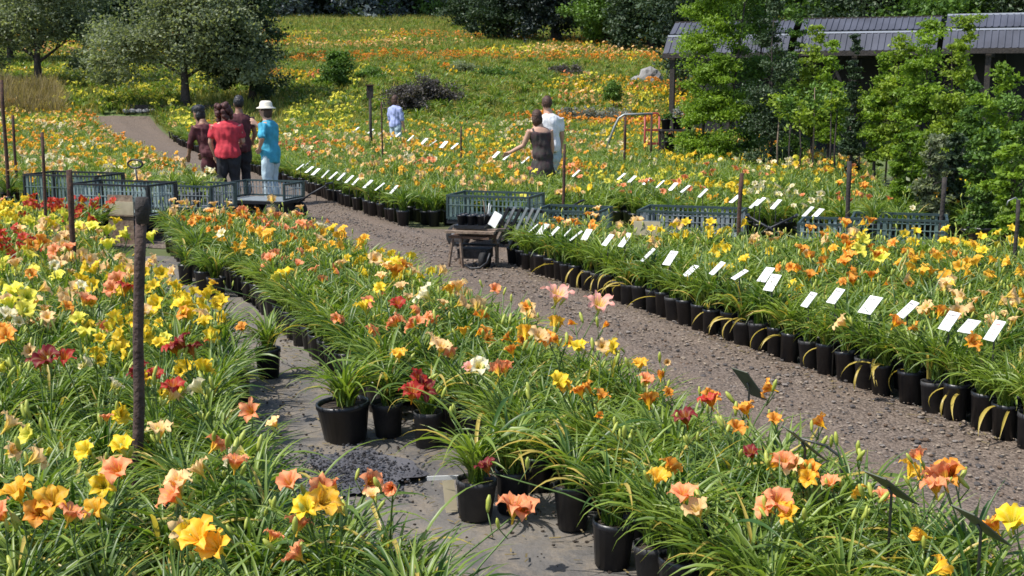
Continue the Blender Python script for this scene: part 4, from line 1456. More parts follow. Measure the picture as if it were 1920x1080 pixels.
def flower_geo(rng, Rr=.065, rows=7, cols=4, spider=0.0, curl=1.0, open_=1.0):
    """six recurved petals round a short throat, opening along +z"""
    g = Geo()
    for i in range(6):
        a = i * math.pi / 3 + rng.normal() * .05
        inner = i % 2 == 0
        wmax = Rr * ((.46 if inner else .30) * (1 - .45 * spider))
        t = np.linspace(0, 1, rows + 1)
        cu = curl * rng.uniform(.75, 1.2)
        r = Rr * (.07 + .30 * t + .63 * t ** 1.7)
        z = Rr * (.95 * np.sin(np.minimum(t * 1.5, 1.75)) - cu * .55 * np.clip(t - .6, 0, 1) ** 1.25 * 1.6)
        w = wmax * np.clip(np.sin(np.pi * np.clip(t * .80 + .13, 0, 1)) ** .9, .10, 1) * np.where(t > .97, .30, 1)
        u = np.linspace(-1, 1, cols + 1)
        ruf = rng.uniform(0, 6.28)
        twi = rng.normal() * .35
        r = r * rng.uniform(.88, 1.08) * open_
        V = []
        C = []
        for j in range(rows + 1):
            for k in range(cols + 1):
                lx, ly = r[j], w[j] * u[k]
                lz = z[j] + (.28 * abs(u[k]) ** 1.4 * w[j]) + .17 * Rr * abs(u[k]) ** 1.6 * math.sin(t[j] * 13 + ruf + 1.6 * u[k]) * t[j] + twi * u[k] * w[j] * t[j]
                V.append((lx * math.cos(a) - ly * math.sin(a), lx * math.sin(a) + ly * math.cos(a), lz))
                C.append((abs(u[k]), t[j] + .05 * rng.normal(), 0, 1))
        F = [[j * (cols + 1) + k, j * (cols + 1) + k + 1, (j + 1) * (cols + 1) + k + 1, (j + 1) * (cols + 1) + k] for j in range(rows) for k in range(cols)]
        g.add(V, F, 0, np.clip(np.array(C), 0, 1))
    # throat tube and stamens
    g.tube([(0, 0, -.42 * Rr), (0, 0, -.15 * Rr), (0, 0, .10 * Rr)], [.05 * Rr, .07 * Rr, .12 * Rr], 6, 0, (.5, .1, 0, 1), cap=False)
    if rows > 5:
        for i in range(6):
            a = i * math.pi / 3 + .5
            g.tube([(0, 0, 0), (.16 * Rr * math.cos(a), .16 * Rr * math.sin(a), .55 * Rr), (.28 * Rr * math.cos(a), .28 * Rr * math.sin(a), .95 * Rr)], .016 * Rr, 3, 0, (.5, .2, 0, 1))
    return g


def bud_geo(L=.05):
    return Geo().tube([(0, 0, 0), (0, 0, L * .25), (0, 0, L * .65), (0, 0, L * .95)], [L * .07, L * .13, L * .15, L * .06], 7)


def pot_geo(top=.088, h=.205, seg=18):
    g = Geo()
    g.lathe([(.001, 0), (top * .78, 0), (top * .96, h - .028), (top, h - .026), (top, h), (top * .93, h), (top * .91, h - .025)], seg, m=0)
    g.lathe([(top * .915, h - .026), (top * .5, h - .018), (.001, h - .02)], seg, m=1)
    return g


rng = np.random.default_rng(42)
NEAR_FOL = []
for i in range(9):
    g = Geo()
    v, f, c = leaf_strips(72 + 8 * (i % 3), 8, rng)
    g.add(v, f, 0, c)
    NEAR_FOL.append(g.mesh('foliage', 'daylily_leaf'))
MID_FOL = []
for i in range(8):
    g = Geo()
    v, f, c = leaf_strips(66, 6, rng, wmin=.006, wmax=.0098)
    g.add(v, f, 0, c)
    MID_FOL.append(g.mesh('foliage', 'daylily_leaf'))
LONG_LEAF = []
for i in range(8):
    g = Geo()
    v, f, c = leaf_strips(1, 10, rng, L0=.42, L1=.58, e_lo=58, e_hi=78, bend_lo=90, bend_hi=150, wmin=.007, wmax=.011, withered=.12, az=0.0, base_r=.06)
    g.add(v, f, 0, c)
    LONG_LEAF.append(g.mesh('leaf', 'daylily_leaf'))
WITHERED = []
for i in range(5):
    g = Geo()
    v, f, c = leaf_strips(1, 9, rng, L0=.22, L1=.33, e_lo=-5, e_hi=60, bend_lo=85, bend_hi=150, wmin=.008, wmax=.012, withered=1.0, az=0.0, base_r=.03)
    g.add(v, f, 0, c)
    WITHERED.append(g.mesh('withered_leaf', 'daylily_leaf'))
POT_ME = pot_geo().mesh('pot', ['black_plastic', 'potting_soil'])
M['dusty_plastic'] = mat('dusty_plastic', (.050, .048, .048), .6, .6, 9, color2=(.018, .018, .022), bump=.15)
POTS = [POT_ME, POT_ME, pot_geo(.092, .195).mesh('pot', ['dusty_plastic', 'potting_soil']), pot_geo(.084, .21).mesh('pot', ['black_plastic', 'potting_soil'])]
TALL_POTS = [pot_geo(.080, .222).mesh('pot', [k, 'potting_soil']) for k in ('black_plastic', 'black_plastic', 'dusty_plastic')] + [pot_geo(.084, .205).mesh('pot', ['dusty_plastic', 'potting_soil'])]
BIGPOT_ME = pot_geo(.150, .215, 28).mesh('pot', ['black_plastic', 'potting_soil'])
FL_ME = {}
for ck in CN:
    FL_ME[ck] = [flower_geo(rng, .062, 7, 4, .0, .9), flower_geo(rng, .066, 7, 4, .1, 1.2), flower_geo(rng, .060, 7, 4, 0, .4), flower_geo(rng, .080, 7, 4, .75, .8), flower_geo(rng, .058, 7, 4, .3, .15, .45), flower_geo(rng, .060, 7, 4, .2, 1.6, 1.0)]
    FL_ME[ck] = [g.mesh('flower', 'petal_' + ck) for g in FL_ME[ck]]
BUD_ME = [bud_geo(.045).mesh('bud', 'bud'), bud_geo(.062).mesh('bud', 'bud')]

SAVE = np.array([p for p in []])
NOZONE = [(ux(222, 5.0), 4.95, .17)]           # spots kept free of row plants (x, y, radius)


def stalk_tips(base, tip, rng_, branches=1):
    """curved flower stalk from base to tip plus short side branches; returns geometry and the side tips"""
    g = Geo()
    b, t = Vector(base), Vector(tip)
    mid = b.lerp(t, .55) + Vector((0, 0, .04))
    pts = [b, b.lerp(mid, .5) + Vector((0, 0, .02)), mid, mid.lerp(t, .6), t]
    g.tube(pts, [.0042, .0038, .0034, .003, .0026], 5)
    tips = []
    for k in range(branches):
        a = rng_.uniform(0, 6.28)
        e = pts[3] + Vector((math.cos(a) * .035, math.sin(a) * .035, rng_.uniform(.02, .06)))
        g.tube([pts[3] - Vector((0, 0, .015)), e], .0022, 4)
        tips.append(e)
    return g, tips


STALKS = []
rs = random.Random(8)
for i in range(8):
    tip = (rs.uniform(-.14, .14), rs.uniform(-.14, .14), rs.uniform(.46, .62))
    g, tips = stalk_tips((rs.uniform(-.03, .03), rs.uniform(-.03, .03), .19), tip, rs, 2)
    STALKS.append((g.mesh('flower_stalk', 'stalk'), Vector(tip), tips))


def orient(rng_, lo=25, hi=80, az=None):
    a = rng_.uniform(0, 6.28) if az is None else az + rng_.uniform(-.7, .7)
    return (0, R(rng_.uniform(lo, hi)), a)


def add_flower(parent, me, loc, rng_, sc=1.0, az=None, lo=25, hi=80):
    rot = orient(rng_, lo, hi, az)
    return put('flower', me, parent, loc, rot, sc)


def daylily(loc, label, group, rng_, colours=(), n_stalk=1, fol=None, sc=1.0, pot=True, big=False, longleaf=0, withered=0, hero=(), name='potted_daylily'):
    t = thing(name, label, 'potted plant', loc, 0, group)
    p = put('pot', BIGPOT_ME if big else rng_.choice(TALL_POTS if 'right' in (group or '') else POTS), t, rot=(rng_.uniform(-.045, .045), rng_.uniform(-.045, .045), rng_.uniform(0, 6)), sc=1 if big else (rng_.uniform(.88, 1.04),) * 2 + (rng_.uniform(.90, 1.04),))
    f = put('foliage', fol or rng_.choice(NEAR_FOL), t, rot=(0, 0, rng_.uniform(0, 6.28)), sc=(sc * (1.25 if big else 1), sc * (1.25 if big else 1), sc))
    f['kind'] = 'stuff'
    for k in range(longleaf):
        put('leaf', rng_.choice(LONG_LEAF), t, rot=(0, 0, k * 2.399 + rng_.uniform(-.3, .3)), sc=rng_.uniform(.85, 1.1))
    for k in range(withered):
        put('withered_leaf', rng_.choice(WITHERED), t, rot=(rng_.uniform(-.25, .25), rng_.uniform(-.1, .2), math.atan2(-.385, -.92) + rng_.uniform(-1.2, 1.2)), sc=(rng_.uniform(.7, 1.1), rng_.uniform(.6, 1.2), rng_.uniform(.85, 1.1)))
    for k in range(n_stalk):
        me, tip, side = rng_.choice(STALKS)
        s_ = put('flower_stalk', me, t, rot=(0, 0, rng_.uniform(0, 6.28)), sc=rng_.uniform(.9, 1.15))
        if k < len(colours):
            add_flower(s_, rng_.choice(FL_ME[colours[k]][:3] + FL_ME[colours[k]][4:]), tip, rng_, rng_.uniform(.55, .85))
            for e in side[:1]:
                put('bud', rng_.choice(BUD_ME), s_, e, orient(rng_, 5, 40))
            if rng_.random() < .35:
                add_flower(s_, rng_.choice(FL_ME[colours[k]][:3]), side[1], rng_, rng_.uniform(.6, .9))
        else:
            for e in side + [tip]:
                put('bud', rng_.choice(BUD_ME), s_, e, orient(rng_, 5, 40))
    for (P, ck, form, fs, az, lo, hi, buds) in hero:
        q = Vector(P) - Vector(loc)
        g, tips = stalk_tips((rng_.uniform(-.03, .03), rng_.uniform(-.03, .03), .19), q, rng_, buds)
        s_ = g.build('flower_stalk', 'stalk', t)
        add_flower(s_, FL_ME[ck][form], q, rng_, fs, az, lo, hi)
        for e in tips:
            put('bud', rng_.choice(BUD_ME), s_, e, orient(rng_, 5, 50))
    return t


# hero blooms read off the photograph: u, v, height, colour, form, scale
HERO_A = [
    (380, 1022, .66, 'gold', 0, 1.25), (350, 1012, .66, 'yellow', 1, .95), (415, 1035, .64, 'gold', 2, 1.1), (38, 938, .66, 'gold', 0, 1.2), (100, 950, .66, 'gold', 1, 1.1), (128, 978, .63, 'salmon', 0, 1.0), (10, 975, .64, 'salmon', 2, 1.0), (75, 965, .64, 'orange', 0, 1.0),
    (15, 1040, .64, 'cream', 0, 1.2), (225, 890, .63, 'salmon', 0, 1.1), (232, 850, .68, 'yellow', 2, 1.0), (170, 850, .64, 'yellow', 0, .9), (195, 915, .58, 'yellow', 1, .9), (185, 965, .58, 'gold', 1, .9), (200, 900, .6, 'lemon', 2, .8),
    (338, 940, .62, 'salmon', 2, 1.15), (335, 915, .66, 'peach', 1, .9), (440, 880, .64, 'salmon', 2, .95), (548, 915, .64, 'salmon', 2, .95), (600, 948, .64, 'gold', 0, 1.15), (578, 960, .62, 'yellow', 1, .9), (640, 960, .60, 'peach', 2, .75),
    (475, 775, .58, 'salmon', 3, .85), (518, 800, .56, 'peach', 2, .7), (962, 968, .60, 'salmon', 1, 1.2), (985, 965, .60, 'salmon', 0, 1.0), (700, 935, .58, 'peach', 2, .6),
    (95, 682, .66, 'maroon', 1, 1.35), (75, 688, .64, 'maroon', 0, 1.1), (120, 680, .64, 'red', 3, .9), (345, 655, .66, 'maroon', 0, 1.3), (330, 662, .64, 'red', 1, 1.1), (362, 665, .64, 'maroon', 1, 1.0), (268, 705, .66, 'maroon', 0, 1.1), (290, 712, .62, 'red', 1, .9), (325, 738, .62, 'red', 1, 1.1), (318, 750, .60, 'peach', 0, .9), (378, 735, .62, 'cream', 1, 1.0), (210, 728, .62, 'cream', 0, .8),
    (300, 820, .58, 'peach', 3, .9), (200, 790, .6, 'salmon', 0, .6), (10, 805, .62, 'peach', 3, .9), (380, 890, .58, 'peach', 3, .8), (5, 870, .62, 'salmon', 0, .8), (150, 605, .66, 'lemon', 0, 1.0), (155, 635, .62, 'lemon', 1, 1.1), (165, 615, .62, 'yellow', 1, .8),
    (30, 555, .68, 'lemon', 0, 1.4), (20, 580, .66, 'lemon', 1, 1.3), (45, 590, .64, 'lemon', 0, 1.3), (12, 600, .62, 'cream', 1, 1.2), (50, 560, .66, 'lemon', 1, 1.2), (15, 640, .62, 'orange', 0, 1.2), (5, 625, .62, 'orange', 1, 1.0), (315, 640, .62, 'lemon', 0, .9), (300, 650, .60, 'yellow', 1, .8),
    (200, 440, .66, 'lemon', 0, 1.5), (175, 432, .66, 'lemon', 1, 1.4), (205, 468, .62, 'lemon', 1, 1.6), (240, 445, .66, 'lemon', 0, 1.5), (285, 452, .66, 'lemon', 1, 1.5), (215, 420, .68, 'yellow', 0, 1.2), (165, 415, .66, 'red', 0, 1.3), (90, 425, .66, 'yellow', 0, 1.3), (75, 460, .64, 'orange', 0, 1.5), (55, 465, .62, 'orange', 1, 1.3), (110, 475, .62, 'salmon', 1, 1.4), (130, 470, .62, 'salmon', 0, 1.2),
    (225, 530, .64, 'salmon', 0, 1.4), (235, 548, .62, 'red', 1, 1.2), (215, 545, .62, 'salmon', 1, 1.2), (120, 580, .62, 'orange', 1, .9), (90, 600, .62, 'peach', 0, .9), (270, 590, .60, 'peach', 1, 1.0), (170, 575, .60, 'yellow', 0, .8), (375, 600, .60, 'peach', 0, 1.1), (350, 592, .6, 'orange', 0, 1.0), (385, 612, .6, 'yellow', 1, 1.0), (455, 620, .58, 'orange', 0, .8), (400, 640, .58, 'salmon', 1, .8),
    (100, 500, .64, 'cream', 0, .9), (150, 540, .62, 'cream', 1, .8), (30, 500, .64, 'peach', 0, 1.1), (60, 520, .62, 'orange', 0, 1.0), (185, 500, .62, 'yellow', 0, .8),
]
HERO_B = [
    (1042, 567, .66, 'pink', 3, 1.5), (1122, 582, .66, 'pink', 3, 1.35), (1005, 640, .60, 'peach', 0, 1.25), (985, 632, .62, 'gold', 1, 1.1), (1040, 612, .62, 'gold', 1, 1.0), (825, 660, .60, 'peach', 0, 1.15), (808, 648, .62, 'peach', 3, .9), (848, 668, .58, 'salmon', 2, .8),
    (748, 672, .58, 'gold', 1, .9), (895, 692, .60, 'cream', 0, 1.05), (882, 696, .58, 'pink', 2, .8), (1045, 722, .58, 'yellow', 0, 1.0), (1058, 728, .56, 'gold', 1, .8), (1085, 658, .60, 'yellow', 0, 1.0), (1155, 658, .60, 'yellow', 1, 1.0), (1200, 690, .58, 'gold', 1, .85), (1210, 720, .56, 'salmon', 1, .9),
    (775, 722, .58, 'red', 0, 1.25), (772, 748, .54, 'red', 1, 1.2), (790, 735, .55, 'maroon', 3, 1.0), (535, 522, .60, 'yellow', 0, 1.35), (522, 527, .6, 'lemon', 1, 1.0), (745, 578, .60, 'red', 1, 1.1), (805, 560, .60, 'cream', 3, 1.2), (685, 583, .60, 'yellow', 3, 1.0), (860, 545, .62, 'peach', 0, 1.3), (845, 550, .6, 'gold', 1, 1.0),
    (740, 518, .62, 'orange', 0, 1.5), (755, 505, .62, 'orange', 1, 1.2), (700, 490, .62, 'peach', 1, 1.2), (770, 515, .60, 'peach', 0, 1.1), (825, 512, .60, 'peach', 0, 1.0), (715, 545, .60, 'yellow', 1, .9), (925, 545, .6, 'salmon', 0, .9), (595, 455, .62, 'peach', 0, 1.3), (565, 425, .62, 'salmon', 0, 1.2), (480, 405, .62, 'orange', 0, 1.4), (455, 400, .62, 'salmon', 1, 1.3), (520, 410, .6, 'salmon', 0, 1.2), (600, 430, .6, 'cream', 0, 1.2), (625, 435, .6, 'yellow', 1, 1.2), (420, 440, .6, 'cream', 0, 1.0), (395, 535, .55, 'gold', 2, .8), (545, 450, .6, 'orange', 1, 1.0), (640, 500, .6, 'peach', 1, .9),
    (1335, 762, .58, 'red', 0, 1.05), (1288, 795, .58, 'maroon', 1, 1.05), (1250, 885, .54, 'orange', 1, .9), (1230, 905, .54, 'gold', 2, .9), (1282, 938, .56, 'salmon', 0, 1.0), (1312, 968, .52, 'peach', 2, 1.0), (1455, 950, .56, 'salmon', 0, 1.1), (1445, 958, .55, 'salmon', 1, .9), (1410, 858, .54, 'maroon', 2, .8), (1470, 875, .56, 'salmon', 1, .95), (1492, 880, .55, 'peach', 0, .9), (1525, 885, .54, 'orange', 1, .85), (1515, 900, .52, 'gold', 0, .8), (1445, 875, .54, 'orange', 1, .85), (1560, 915, .5, 'salmon', 2, .8), (1655, 940, .5, 'salmon', 2, .75),
    (1772, 908, .62, 'salmon', 0, 1.35), (1790, 900, .62, 'orange', 1, 1.2), (1755, 925, .60, 'salmon', 1, 1.0), (1725, 862, .64, 'salmon', 2, .7), (1870, 995, .56, 'orange', 2, .9), (1900, 990, .6, 'yellow', 1, 1.1), (915, 885, .46, 'maroon', 2, .9), (870, 628, .58, 'gold', 0, .9),
]
HERO_C = [(1585, 610, .52, 'peach', 0, 1.1), (1675, 612, .52, 'orange', 0, 1.2), (1815, 645, .5, 'orange', 0, 1.2), (1740, 585, .54, 'peach', 1, 1.1), (1760, 592, .54, 'orange', 1, 1.1), (1720, 620, .5, 'orange', 0, .9), (1612, 455, .58, 'lemon', 0, 1.5), (1625, 450, .60, 'yellow', 1, 1.4), (1605, 475, .55, 'lemon', 1, 1.4), (1650, 490, .55, 'lemon', 0, 1.5), (1590, 490, .54, 'orange', 0, 1.3)]

# --- rows of pots
ROWD = Vector((-.3856, .9227, 0))
SPX, SPR = .205, .235


def bed_rows(bed):
    out = []
    if bed == 'right':
        for r in range(24):
            y = 4.6
            i = 0
            while y < 15:
                x = xR(y) + .10 + r * SPR / .9227
                if y < lane(x) - 1.25 - .15 * (x > 1):
                    out.append((x, y, r))
                y += SPX * .9227
    elif bed == 'middle':
        for r in range(20):
            y = 2.9
            while y < 15:
                x = xL(y) - .12 - r * SPR / .9227
                if x > xB(y) + (.10 if y < 9 else .28) and y < lane(x) - 1.5:
                    out.append((x, y, r))
                y += SPX * .9227
    else:
        for r in range(24):
            y = 2.7
            while y < 15.5:
                x = xA(y) - .12 - r * SPR / .9227
                if y < lane(x) - 1.6:
                    out.append((x, y, r))
                y += SPX * .9227
    return out


MANUAL = [  # u, v of the foot, big, long leaves, label
    (645, 846, True, 14, 'large squat black pot of arching daylily leaves standing alone on the aisle cloth'),
    (726, 838, False, 4, 'daylily pot just right of the large squat pot, red blooms above it'),
    (800, 860, False, 6, 'daylily pot with a white strap leaf over its rim, right of two shaded pots'),
    (890, 998, False, 14, 'black daylily pot at the aisle corner beside the cream scrap, tall leaves'),
    (960, 985, False, 6, 'shaded daylily pot between the two front black pots of the aisle'),
    (1075, 1017, False, 16, 'black pot of fountain like daylily leaves, front right of the aisle'),
    (1150, 1090, False, 8, 'nearest daylily pot cut by the bottom edge of the picture'),
    (345, 545, False, 2, 'small dark daylily pot standing alone at the far end of the aisle'),
    (402, 572, False, 2, 'dark daylily pot right of the lone small pot at the far aisle end'),
    (440, 782, False, 4, 'dark pot at the left side of the aisle under drooping leaves'),
    (500, 725, False, 4, 'shaded daylily pot on the left of the aisle behind the drooping leaves'),
    (380, 562, False, 2, 'narrow dark daylily pot behind the lone small pot'),
]
man = []
for u, v, big, ll, l in MANUAL:
    p = at(u, v - 8, 0)
    p.y += .08
    man.append((p, big, ll, l))
    NOZONE.append((p.x, p.y, .26 if big else .20))
STAKE_XY = [(o.location.x, o.location.y) for o in COL.objects if o.name.startswith(('wooden_stake', 'metal_stake'))]

rp = random.Random(21)
GROUPS = {'left': 'potted daylilies in the left bed', 'middle': 'potted daylilies in the middle bed', 'right': 'potted daylilies in the right bed'}
plants = []
for bed in ('left', 'middle', 'right'):
    for (x, y, r) in bed_rows(bed):
        x += rp.uniform(-.025, .025)
        y += rp.uniform(-.02, .02)
        if any((x - a) ** 2 + (y - b) ** 2 < c * c for a, b, c in NOZONE):
            continue
        if any((x - a) ** 2 + (y - b) ** 2 < .012 for a, b in STAKE_XY):
            continue
        u, v = project((x, y, .45))
        if not (-150 < u < 2070 and v < 1230):
            continue
        vis = -60 < u < 1980 and project((x, y, .6))[1] < 1085
        plants.append(dict(bed=bed, x=x, y=y, r=r, vis=vis, hero=[], d=y))
# attach hero blooms to the nearest pot of their bed
for bed, lst in (('left', HERO_A), ('middle', HERO_B), ('right', HERO_C)):
    cand = [p for p in plants if p['bed'] == bed]
    for (u, v, h, ck, form, fs) in lst:
        P = at(u, v, h)
        p = min(cand, key=lambda q: (q['x'] - P.x) ** 2 + (q['y'] + .02 - P.y) ** 2 + .01 * len(q['hero']))
        fs *= .88
        p['hero'].append((P, ck, form, fs, -1.57 if rp.random() < .3 else None, 8, 60, rp.choice((1, 2, 2))))
        p['must'] = True

vis = [p for p in plants if p['vis']]
N_IND = 286
order = sorted(vis, key=lambda p: p['y'] - (6 if p.get('must') else 0) - (5 if p['bed'] == 'right' and p['r'] == 0 else 2.5 if p['bed'] == 'middle' and p['x'] < xB(p['y']) + .35 else 0))
ind = order[:N_IND]
ids = {id(p) for p in ind}
rest = [p for p in plants if id(p) not in ids]

# random bloom colours by cultivar block
BLK = {}


def block_colour(bed, r, y):
    k = (bed, r // 3, int(y / 1.5))
    if k not in BLK:
        pal = {'left': ['yellow', 'lemon', 'peach', 'gold', 'peach', 'salmon', 'yellow', 'yellow', 'lemon', 'red'], 'middle': ['peach', 'gold', 'peach', 'salmon', 'yellow', 'orange', 'peach'], 'right': ['orange', 'peach', 'gold', 'peach', 'yellow'],
               'back': ['yellow', 'gold', 'peach', 'peach', 'orange', 'salmon', 'lemon', 'yellow', 'cream', 'gold'], 'far': ['gold', 'gold', 'orange', 'peach', 'yellow', 'peach', 'cream']}[bed]
        BLK[k] = rp.choice(pal)
    return BLK[k]


EDGE = {'left': 'off aisle', 'middle': 'off path', 'right': 'off path'}
rowcount = {}
for p in sorted(ind, key=lambda p: p['y']):
    k = (p['bed'], p['r'])
    rowcount[k] = rowcount.get(k, 0) + 1
    p['i'] = rowcount[k] - 1
NUMW = ['', 'one-bloom', 'two-bloom', 'three-bloom', 'four-bloom', 'five-bloom', 'six-bloom', 'seven-bloom', 'eight-bloom']
for p in ind:
    y = p['y']
    near = y < 5.2
    n_st, cols = 0, []
    pr = {'left': (.30 if near else .80 if y > 7 else .55), 'middle': (.30 if y < 6 else .48), 'right': (.08 if p['r'] < 2 else .45)}[p['bed']]
    if not p['hero']:
        if rp.random() < pr:
            n_st = 2 if rp.random() < .4 else 1
            cols = [block_colour(p['bed'], p['r'], y)] * n_st
            if rp.random() < .15:
                cols = [rp.choice(('peach', 'yellow', 'cream', 'salmon'))]
        elif rp.random() < .30:
            n_st = 1
    hc = [h[1] for h in p['hero']] + cols
    if hc:
        main = max(set(hc), key=hc.count)
        desc = f"{NUMW[min(8, len(hc))]} {CWORD[main]} daylily" if len(set(hc)) == 1 else f"daylily with {CWORD[main]} and other blooms"
    elif n_st:
        desc = 'green daylily in bud'
    else:
        desc = 'green daylily without blooms'
    lab_ = f"{desc}, {ordn(p['i'])} from front in {ordn(p['r'])} row {EDGE[p['bed']]}, {p['bed']} bed"
    far = y > 8.5
    daylily(Vector((p['x'], p['y'], .012)), lab_, GROUPS[p['bed']], rp, cols, n_st, fol=rp.choice(MID_FOL if far else NEAR_FOL), sc=rp.uniform(.82, 1.08) * (1.06 if p['bed'] == 'right' and p['r'] == 0 else .94 if p['bed'] == 'right' else 1),
            longleaf=3 if y < 5 else 0, withered=(rp.choice((0, 1, 2, 3)) if p['bed'] == 'right' and p['r'] == 0 else 0), hero=p['hero'])
for p, big, ll, l in man:
    daylily(Vector((p.x, p.y, .022)), l, 'potted daylilies along the aisle', rp, (), 0 if p.y > 9 else rp.choice((0, 0, 1)), fol=rp.choice(NEAR_FOL), sc=rp.uniform(.8, .95), big=big, longleaf=ll)

for (u, y, z, l) in ((322, 16.35, .345, 'green daylily pot riding in the cart with the loop handle'), (365, 16.2, .345, 'second daylily pot in the loop handled cart, nearer the visitors'), (1640, 12.7, .345, 'daylily pot riding in the wide teal cart at right')):
    daylily(Vector((ux(u, y), y, z)), l, 'potted daylilies in the carts', rp, ('peach',), 1, fol=rp.choice(MID_FOL), sc=.9)

# cream scrap beside the corner pot
p = at(846, 960, .02)
t = thing('cardboard_scrap', 'cream cardboard scrap beside the black pot at the aisle corner', 'cardboard', (p.x, p.y, .03), .3)
mt = Matrix.Translation((0, .02, .06)) @ Matrix.Rotation(R(62), 4, 'X')
Geo().box((0, 0, 0), (.055, .15, .006), mtx=mt).build('sheet', 'cream_board', t, False)
Geo().box((-.01, .09, .128), (.16, .006, .02), rz=-.2).build('fold', 'white_board', t, False)

# --- joined plants for everything past the limit
def joined(colour, nf, seed, leaves=52, segs=5, h0=.44, h1=.60, pot=True, fw=1.0, wmin=.007, wmax=.011, nb=2):
    r_ = np.random.default_rng(seed)
    g = Geo()
    v, f, c = leaf_strips(leaves, segs, r_, wmin=wmin, wmax=wmax, fold=2 if segs < 5 else 3)
    g.add(v, f, 0, c)
    rr = random.Random(seed)
    for k in range(nf + nb):
        a = rr.uniform(0, 6.28)
        rad = rr.uniform(.02, .22)
        tip = Vector((math.cos(a) * rad, math.sin(a) * rad, rr.uniform(h0, h1)))
        g.tube([(0, 0, .2), (tip.x * .5, tip.y * .5, tip.z * .7), tuple(tip)], .004, 3, m=2)
        if k < nf:
            fg = flower_geo(r_, .055 * fw * rr.uniform(.85, 1.2), 4, 2, 0, rr.uniform(.4, 1.2))
            mt = Matrix.Translation(tip) @ Matrix.Rotation(rr.uniform(0, 6.28), 4, 'Z') @ Matrix.Rotation(R(rr.uniform(15, 80)), 4, 'Y')
            g.merge(fg, 1, mt)
        else:
            bg_ = bud_geo(.055)
            g.merge(bg_, 3, Matrix.Translation(tip) @ Matrix.Rotation(rr.uniform(-.5, .5), 4, 'X'))
    if pot:
        g.merge(pot_geo(seg=10), 4)
    return g.mesh('daylily', ['daylily_leaf', 'petal_' + (colour or 'yellow'), 'stalk', 'bud', 'black_plastic', 'potting_soil'])


SRC, VI = [], {}
for ck in CN:
    for nf in (1, 2, 4):
        for s_ in range(2):
            VI.setdefault((ck, nf), []).append(len(SRC))
            SRC.append(joined(ck, nf, 1000 + len(SRC), nb=1))
for s_ in range(5):
    VI.setdefault((None, 0), []).append(len(SRC))
    SRC.append(joined(None, 0, 1000 + len(SRC), nb=1))

P, RZ, SC, IX = [], [], [], []


def put_stuff(x, y, z, ck, nf, sc):
    P.append((x, y, z)); RZ.append(rp.uniform(0, 6.28)); SC.append(sc)
    IX.append(rp.choice(VI[(ck, nf)]))


for p in rest:
    y = p['y']
    pr = {'left': .85 if y > 6 else .35, 'middle': .56, 'right': .15 if p['r'] < 3 else .50}[p['bed']]
    if rp.random() < pr:
        put_stuff(p['x'], y, .012, block_colour(p['bed'], p['r'], y), rp.choice((1, 2, 4) if p['bed'] == 'left' else (1, 2, 2)), rp.uniform(.85, 1.08))
    else:
        put_stuff(p['x'], y, .012, None, 0, rp.uniform(.85, 1.08))
# back bed: rows right of the gravel path behind the lane, with an aisle every few rows
for r in range(46):
    if r % 9 == 8:
        continue
    y = 13.2
    while y < 39.5:
        x = xR(y) + .10 + r * .34
        if y > lane(x) + 1.55 and not (x > .34 * y - .9 and y > 18) and x < 6.6:
            u, v = project((x, y, .5))
            if -60 < u < 1990:
                front = r < 2
                k = r % 9
                ck = block_colour('back', r, y)
                pb = .14 if front else .56 if k in (3, 4, 5, 6, 7) else .32
                if rp.random() < pb:
                    put_stuff(x + rp.uniform(-.05, .05), y + rp.uniform(-.05, .05), zt(y) + .01, ck, rp.choice((1, 1, 2, 4)), rp.uniform(.85, 1.1))
                else:
                    put_stuff(x + rp.uniform(-.05, .05), y + rp.uniform(-.05, .05), zt(y) + .01, None, 0, rp.uniform(.85, 1.1))
        y += .26 if y < 24 else .36
# bed left of the gravel path behind the lane
for r in range(44):
    y = 15.5
    while y < 43:
        x = xL(y) - .15 - r * .34
        if y > lane(x) + 1.5:
            u, v = project((x, y, .5))
            if -60 < u < 1990:
                ck = block_colour('far', r, y)
                nf = rp.choice((1, 2, 2, 4))
                if rp.random() < .58:
                    put_stuff(x + rp.uniform(-.05, .05), y + rp.uniform(-.05, .05), zt(y) + .01, ck, nf, rp.uniform(.85, 1.1))
                else:
                    put_stuff(x, y, zt(y) + .01, None, 0, rp.uniform(.85, 1.1))
        y += .32 if y < 24 else .42
scatter('daylily_beds', P, RZ, SC, IX, SRC, 'mass of potted daylilies filling the rest of the nursery beds', 'plants')

